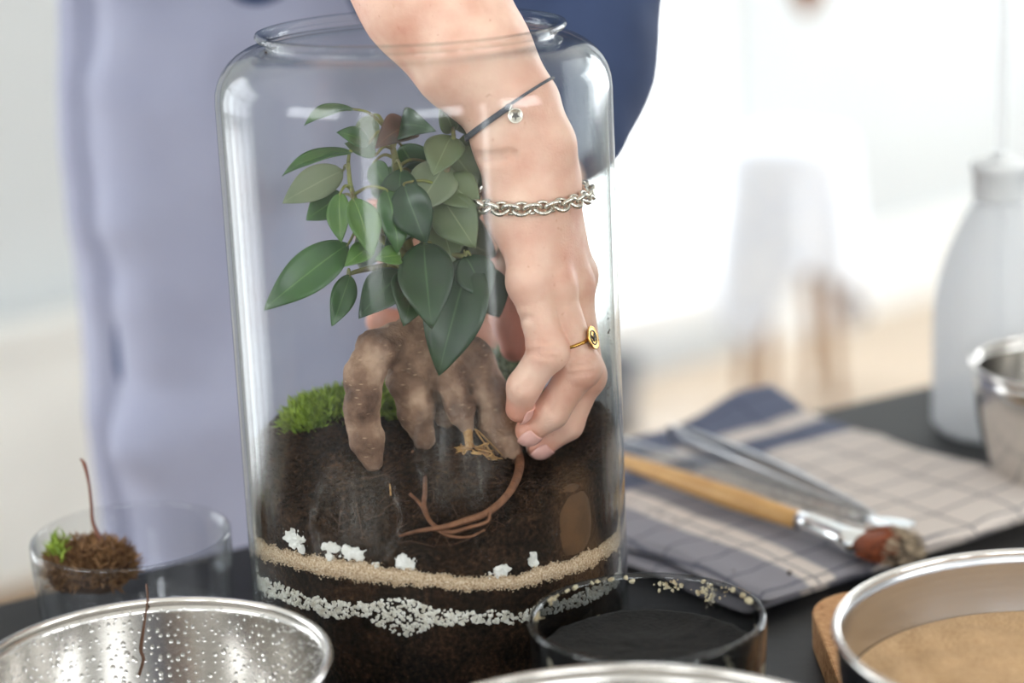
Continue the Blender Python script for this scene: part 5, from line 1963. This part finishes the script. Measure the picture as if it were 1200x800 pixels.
v, f = tube(pts, np.interp(ts, [0, .06, .3, .7, 1], [.0055, .0064, .0076, .0058, .0030]), 14)
mk('handle', v, f, M_wood, br_)


def flat_tube(pts, w, h, up=(0, 0, 1), seg=16, power=.7):
    V, ff = [], []
    pts = np.asarray(pts)
    for i, q in enumerate(pts):
        t = pts[min(i + 1, len(pts) - 1)] - pts[max(i - 1, 0)]; t /= np.linalg.norm(t)
        s_ = np.cross(t, up); s_ /= np.linalg.norm(s_); u_ = np.cross(s_, t)
        for k in range(seg):
            a_ = 2 * math.pi * k / seg
            c_, d_ = math.cos(a_), math.sin(a_)
            V.append(q + s_ * w[i] * np.sign(c_) * abs(c_) ** power + u_ * h[i] * np.sign(d_) * abs(d_) ** power)
    n_ = len(pts)
    for i in range(n_ - 1):
        for k in range(seg):
            l = (k + 1) % seg
            ff.append((i * seg + k, i * seg + l, (i + 1) * seg + l, (i + 1) * seg + k))
    ff.append(tuple(range(seg - 1, -1, -1))); ff.append(tuple((n_ - 1) * seg + k for k in range(seg)))
    return np.array(V), ff


fp = [f0_ - axb * .002, f0_ + axb * .004, f0_ + axb * .005, f0_ + axb * .008, f0_ + axb * .009, f0_ + (f1_ - f0_) * .7, f1_]
fe = mk('ferrule', *flat_tube(fp, [.0060, .0062, .0066, .0066, .0062, .0088, .0125], [.0060, .0062, .0066, .0066, .0062, .0060, .0062]), M_fer, br_)
be_ = e1_ - f1_; Lb = np.linalg.norm(be_); be_ /= Lb
bp = [f1_ - be_ * .002, f1_ + be_ * Lb * .3, f1_ + be_ * Lb * .62]
mk('bristle_core', *flat_tube(bp, [.0120, .0135, .0125], [.0058, .0080, .0070]), M_bris, br_)
sdb = np.cross(be_, (0, 0, 1.)); sdb /= np.linalg.norm(sdb); upb = np.cross(sdb, be_)
pb, pt2 = [], []
for k in range(420):
    s_, u_ = rng.uniform(-1, 1), rng.uniform(-1, 1)
    a0_ = f1_ + sdb * s_ * .0115 + upb * u_ * .0055
    L = Lb * rng.uniform(.8, 1.04) * (1 - .22 * abs(s_) ** 2)
    m0_ = f1_ + be_ * L * .55 + sdb * s_ * .0140 + upb * u_ * .0082 + rng.normal(0, .0005, 3)
    e0_ = f1_ + be_ * L + sdb * s_ * .0135 + upb * u_ * .0060 + rng.normal(0, .0009, 3)
    pb.append(tube([a0_, (a0_ + m0_) / 2, m0_], [.00045, .00045], 4))
    pt2.append(tube([m0_, (m0_ + e0_) / 2, e0_], [.0005, .0002], 4))
mk('bristles', *join(pb), M_bris, br_)['kind'] = 'stuff'
o = mk('bristle_tips', *join(pt2), M_tip, br_); o['kind'] = 'stuff'; o['label'] = 'pale soil-caked bristle tips'

# clear handled spatula -----------------------------------------------------
M_acr = thin_glass('clear_acrylic', (0.88, 0.89, 0.89), (0.35, 0.37, 0.38), 0.16)
s0, s1 = on_towel(738, 524, .010), on_towel(1012, 606, .009)
s_dir = s1 - s0; Ls = np.linalg.norm(s_dir); s_dir /= Ls
sp = thing('spatula', (s1[0], s1[1], .014), 'clear plastic handled spatula with a shiny blade beside the brush', 'spatula')
v, f = tube([s0 - s_dir * .03 + s_dir * (Ls + .03) * t for t in np.linspace(0, 1, 16)], np.interp(np.linspace(0, 1, 16), [0, .6, 1], [.0050, .0062, .0052]), 14)
mk('handle', v, f, M_acr, sp)
for t in (.66, .79, .92):
    q = s0 + s_dir * Ls * t
    v, f = tube([q + .0063 * (math.cos(a_) * np.cross(s_dir, (0, 0, 1.)) + math.sin(a_) * np.array([0, 0, 1.])) for a_ in np.linspace(0, 6.283, 20, endpoint=False)], .0005, 6, closed=True)
    mk('collar', v, f, M_acr, sp)
b0_, b1_ = s1, on_towel(1070, 616, .013)
bd = b1_ - b0_
bl = [b0_ + bd * t for t in (0, .15, .4, .7, .92, 1.0)]
v, f = flat_tube(bl, [.0030, .0050, .0085, .0090, .0066, .0030], [.0018, .0012, .0009, .0008, .0007, .0005])
mk('blade', v, f, M_fer, sp)

# tweezers --------------------------------------------------------------------
M_tw = simple('tweezer_steel', (0.62, 0.63, 0.65), 0.28, 1.0, col2=(.5, .51, .53), scale=40)
w0_, w1_ = on_towel(792, 509, .012), on_towel(1024, 603, .006)
wd = w1_ - w0_; Lw = np.linalg.norm(wd); wd /= Lw
sw = np.cross(wd, (0, 0, 1.)); sw /= np.linalg.norm(sw)
twz = thing('tweezers', (w0_[0], w0_[1], .014), 'long grey steel tweezers lying on the towel behind the brush', 'tweezers')
for sg in (-1, 1):
    ts = np.linspace(0, 1, 16)
    pts = [w0_ + wd * Lw * t + sw * sg * (.0075 * math.sin(math.pi * min(1, t * .92 + .08)) ** .8 + .0012) for t in ts]
    v, f = flat_tube(pts, np.full(16, .0011), np.interp(ts, [0, .3, .6, .8, 1], [.0060, .0068, .0055, .0028, .0012]), seg=12, power=.5)
    mk('arm', v, f, M_tw, twz)
v, f = flat_tube([w0_ - wd * .006, w0_ + wd * .008], [.0030, .0030], [.0060, .0060], power=.5)
mk('joint', v, f, M_tw, twz)

# crumbs of soil dropped on the towel
v, f = [], []
cr = []
for px, py in ((773, 604), (840, 636), (912, 643), (925, 671), (860, 669), (790, 610)):
    q = at_z(px, py, .0155); cr.append(q)
tag(mk('soil_crumbs', *scatter(np.array(cr), rng.uniform(.0009, .0022, len(cr)), 'ico', .35), M_soil, smooth=False), 'dark soil crumbs dropped on the tea towel', 'soil', kind='stuff')
# soil specks stuck to the jar wall
cr, cs = [], []
for px, py, n_, sp_ in ((312, 61, 1, .1), (332, 67, 1, .1), (708, 354, 2, 2), (713, 370, 4, 3), (715, 388, 3, 3), (716, 402, 2, 2), (716, 450, 14, 9), (714, 490, 14, 9)):
    for _ in range(n_):
        (an, z), = layer_z([(px + rng.normal(0, sp_ * .3), py + rng.normal(0, sp_))], RI if py > 100 else .0935)
        rr = RI - .0003 if py > 100 else .0935
        cr.append((rr * math.cos(an), rr * math.sin(an), z)); cs.append(.0014 if py == 61 else rng.uniform(.0003, .0008))
mk('stuck_soil', *scatter(np.array(cr), np.array(cs), 'oct', .3), M_soil, jar, smooth=False)['kind'] = 'stuff'

# ================================================================== BACKGROUND THINGS
# stool with a white throw
sc0 = np.array([.60, 3.10])
ztop = float(at(920, 172, 3.10)[2])
stl = thing('stool', (sc0[0], sc0[1], FLOOR), 'small wooden stool under a white throw in the blurred background', 'stool')
M_leg = simple('stool_wood', lin((170, 130, 92)), .5, scale=30)
v, f = lathe([(0, ztop - .03), (.095, ztop - .03), (.10, ztop - .025), (.10, ztop - .006), (.095, ztop - .002), (0, ztop - .002)], 40, (sc0[0], sc0[1], 0))
mk('seat', v, f, M_leg, stl)
for k in range(4):
    a_ = math.radians(45 + 90 * k + 10)
    d = np.array([math.cos(a_), math.sin(a_)])
    v, f = tube([(*(sc0 + d * .065), ztop - .03), (*(sc0 + d * .105), FLOOR)], [.014, .011], 12)
    mk('leg', v, f, M_leg, stl)
M_throw = simple('white_fleece', lin((244, 246, 250)), .95, col2=lin((226, 232, 244)), scale=30, bump=.6, bump_scale=120)
NT3, NR3 = 96, 30
vv = [(sc0[0], sc0[1], ztop + .022)]; ff = []
for i in range(1, NR3 + 1):
    t = i / NR3
    for k in range(NT3):
        a_ = 2 * math.pi * k / NT3
        hem = .30 + .07 * math.sin(a_ * 2 + .6) + .03 * math.sin(a_ * 5)
        if t < .45:
            r = .118 * t / .45; z = ztop + .022 - .014 * (t / .45) ** 3
        else:
            q = (t - .45) / .55
            r = .118 + .022 * q + .012 * q * math.sin(a_ * 7 + 1) + .008 * q * math.sin(a_ * 11); z = ztop + .008 - hem * q
        vv.append((sc0[0] + r * math.cos(a_), sc0[1] + r * math.sin(a_), z))
for k in range(NT3): ff.append((0, 1 + k, 1 + (k + 1) % NT3))
for i in range(NR3 - 1):
    for k in range(NT3):
        l = (k + 1) % NT3
        ff.append((1 + i * NT3 + k, 1 + (i + 1) * NT3 + k, 1 + (i + 1) * NT3 + l, 1 + i * NT3 + l))
o = tag(mk('throw', vv, ff, M_throw), 'white fluffy throw draped over the background stool', 'throw')
md = o.modifiers.new('thick', 'SOLIDIFY'); md.thickness = .008; md.offset = 1

# small grey bin on the floor
bc = at_z(712, 508, FLOOR); zt_b = float(at(742, 420, bc[1])[2])
M_bin = simple('grey_plastic', lin((120, 122, 128)), .6, scale=20)
hb = zt_b - FLOOR
wbn = thing('waste_bin', (bc[0], bc[1], FLOOR), 'small grey bin on the floor just right of the jar, blurred', 'bin')
v, f = lathe([(0, 0), (.055, 0), (.066, hb - .012), (.064, hb - .012), (.0535, .003), (0, .003)], 40, (bc[0], bc[1], FLOOR))
mk('bin_body', v, f, M_bin, wbn)
v, f = lathe([(.0645, hb - .014), (.070, hb - .014), (.071, hb - .002), (.068, hb), (.0645, hb - .002)], 40, (bc[0], bc[1], FLOOR), closed=True)
mk('bin_rim', v, f, M_bin, wbn)

# amber drop hanging in front of the wall
hp = at(946, 20, 2.7)
M_amb = simple('amber', lin((150, 92, 34)), .6, col2=lin((128, 76, 26)), scale=30)
orn = thing('hanging_ornament', (hp[0], hp[1], hp[2]), 'amber coloured drop hanging by a cord at the top edge, blurred', 'ornament')
v, f = lathe([(0, 0), (.006, .002), (.016, .014), (.026, .035), (.030, .055), (.027, .075), (.016, .092), (.005, .102), (0, .103)], 32, tuple(hp))
mk('drop', v, f, M_amb, orn)
v, f = tube([(hp[0], hp[1], hp[2] + .10), (hp[0], hp[1], CEIL)], .0015, 6)
mk('cord', v, f, M_cord, orn)

# brown rug on the floor at the left
rp = at_z(20, 652, FLOOR)[:2]
re1, re2 = float(rp @ E1), min(float(rp @ E2), W_BACK - .14)
M_rug = simple('brown_rug', lin((146, 122, 98)), .95, col2=lin((128, 104, 82)), scale=60, bump=.5, bump_scale=200)
v, f = box(re1 - 1.2, re1 + .75, re2 - 1.5, re2, FLOOR, FLOOR + .012)
tag(bevel(mk('rug', room(v), f, M_rug, smooth=False), .004), 'plain brown rug on the floor at the left', 'rug')
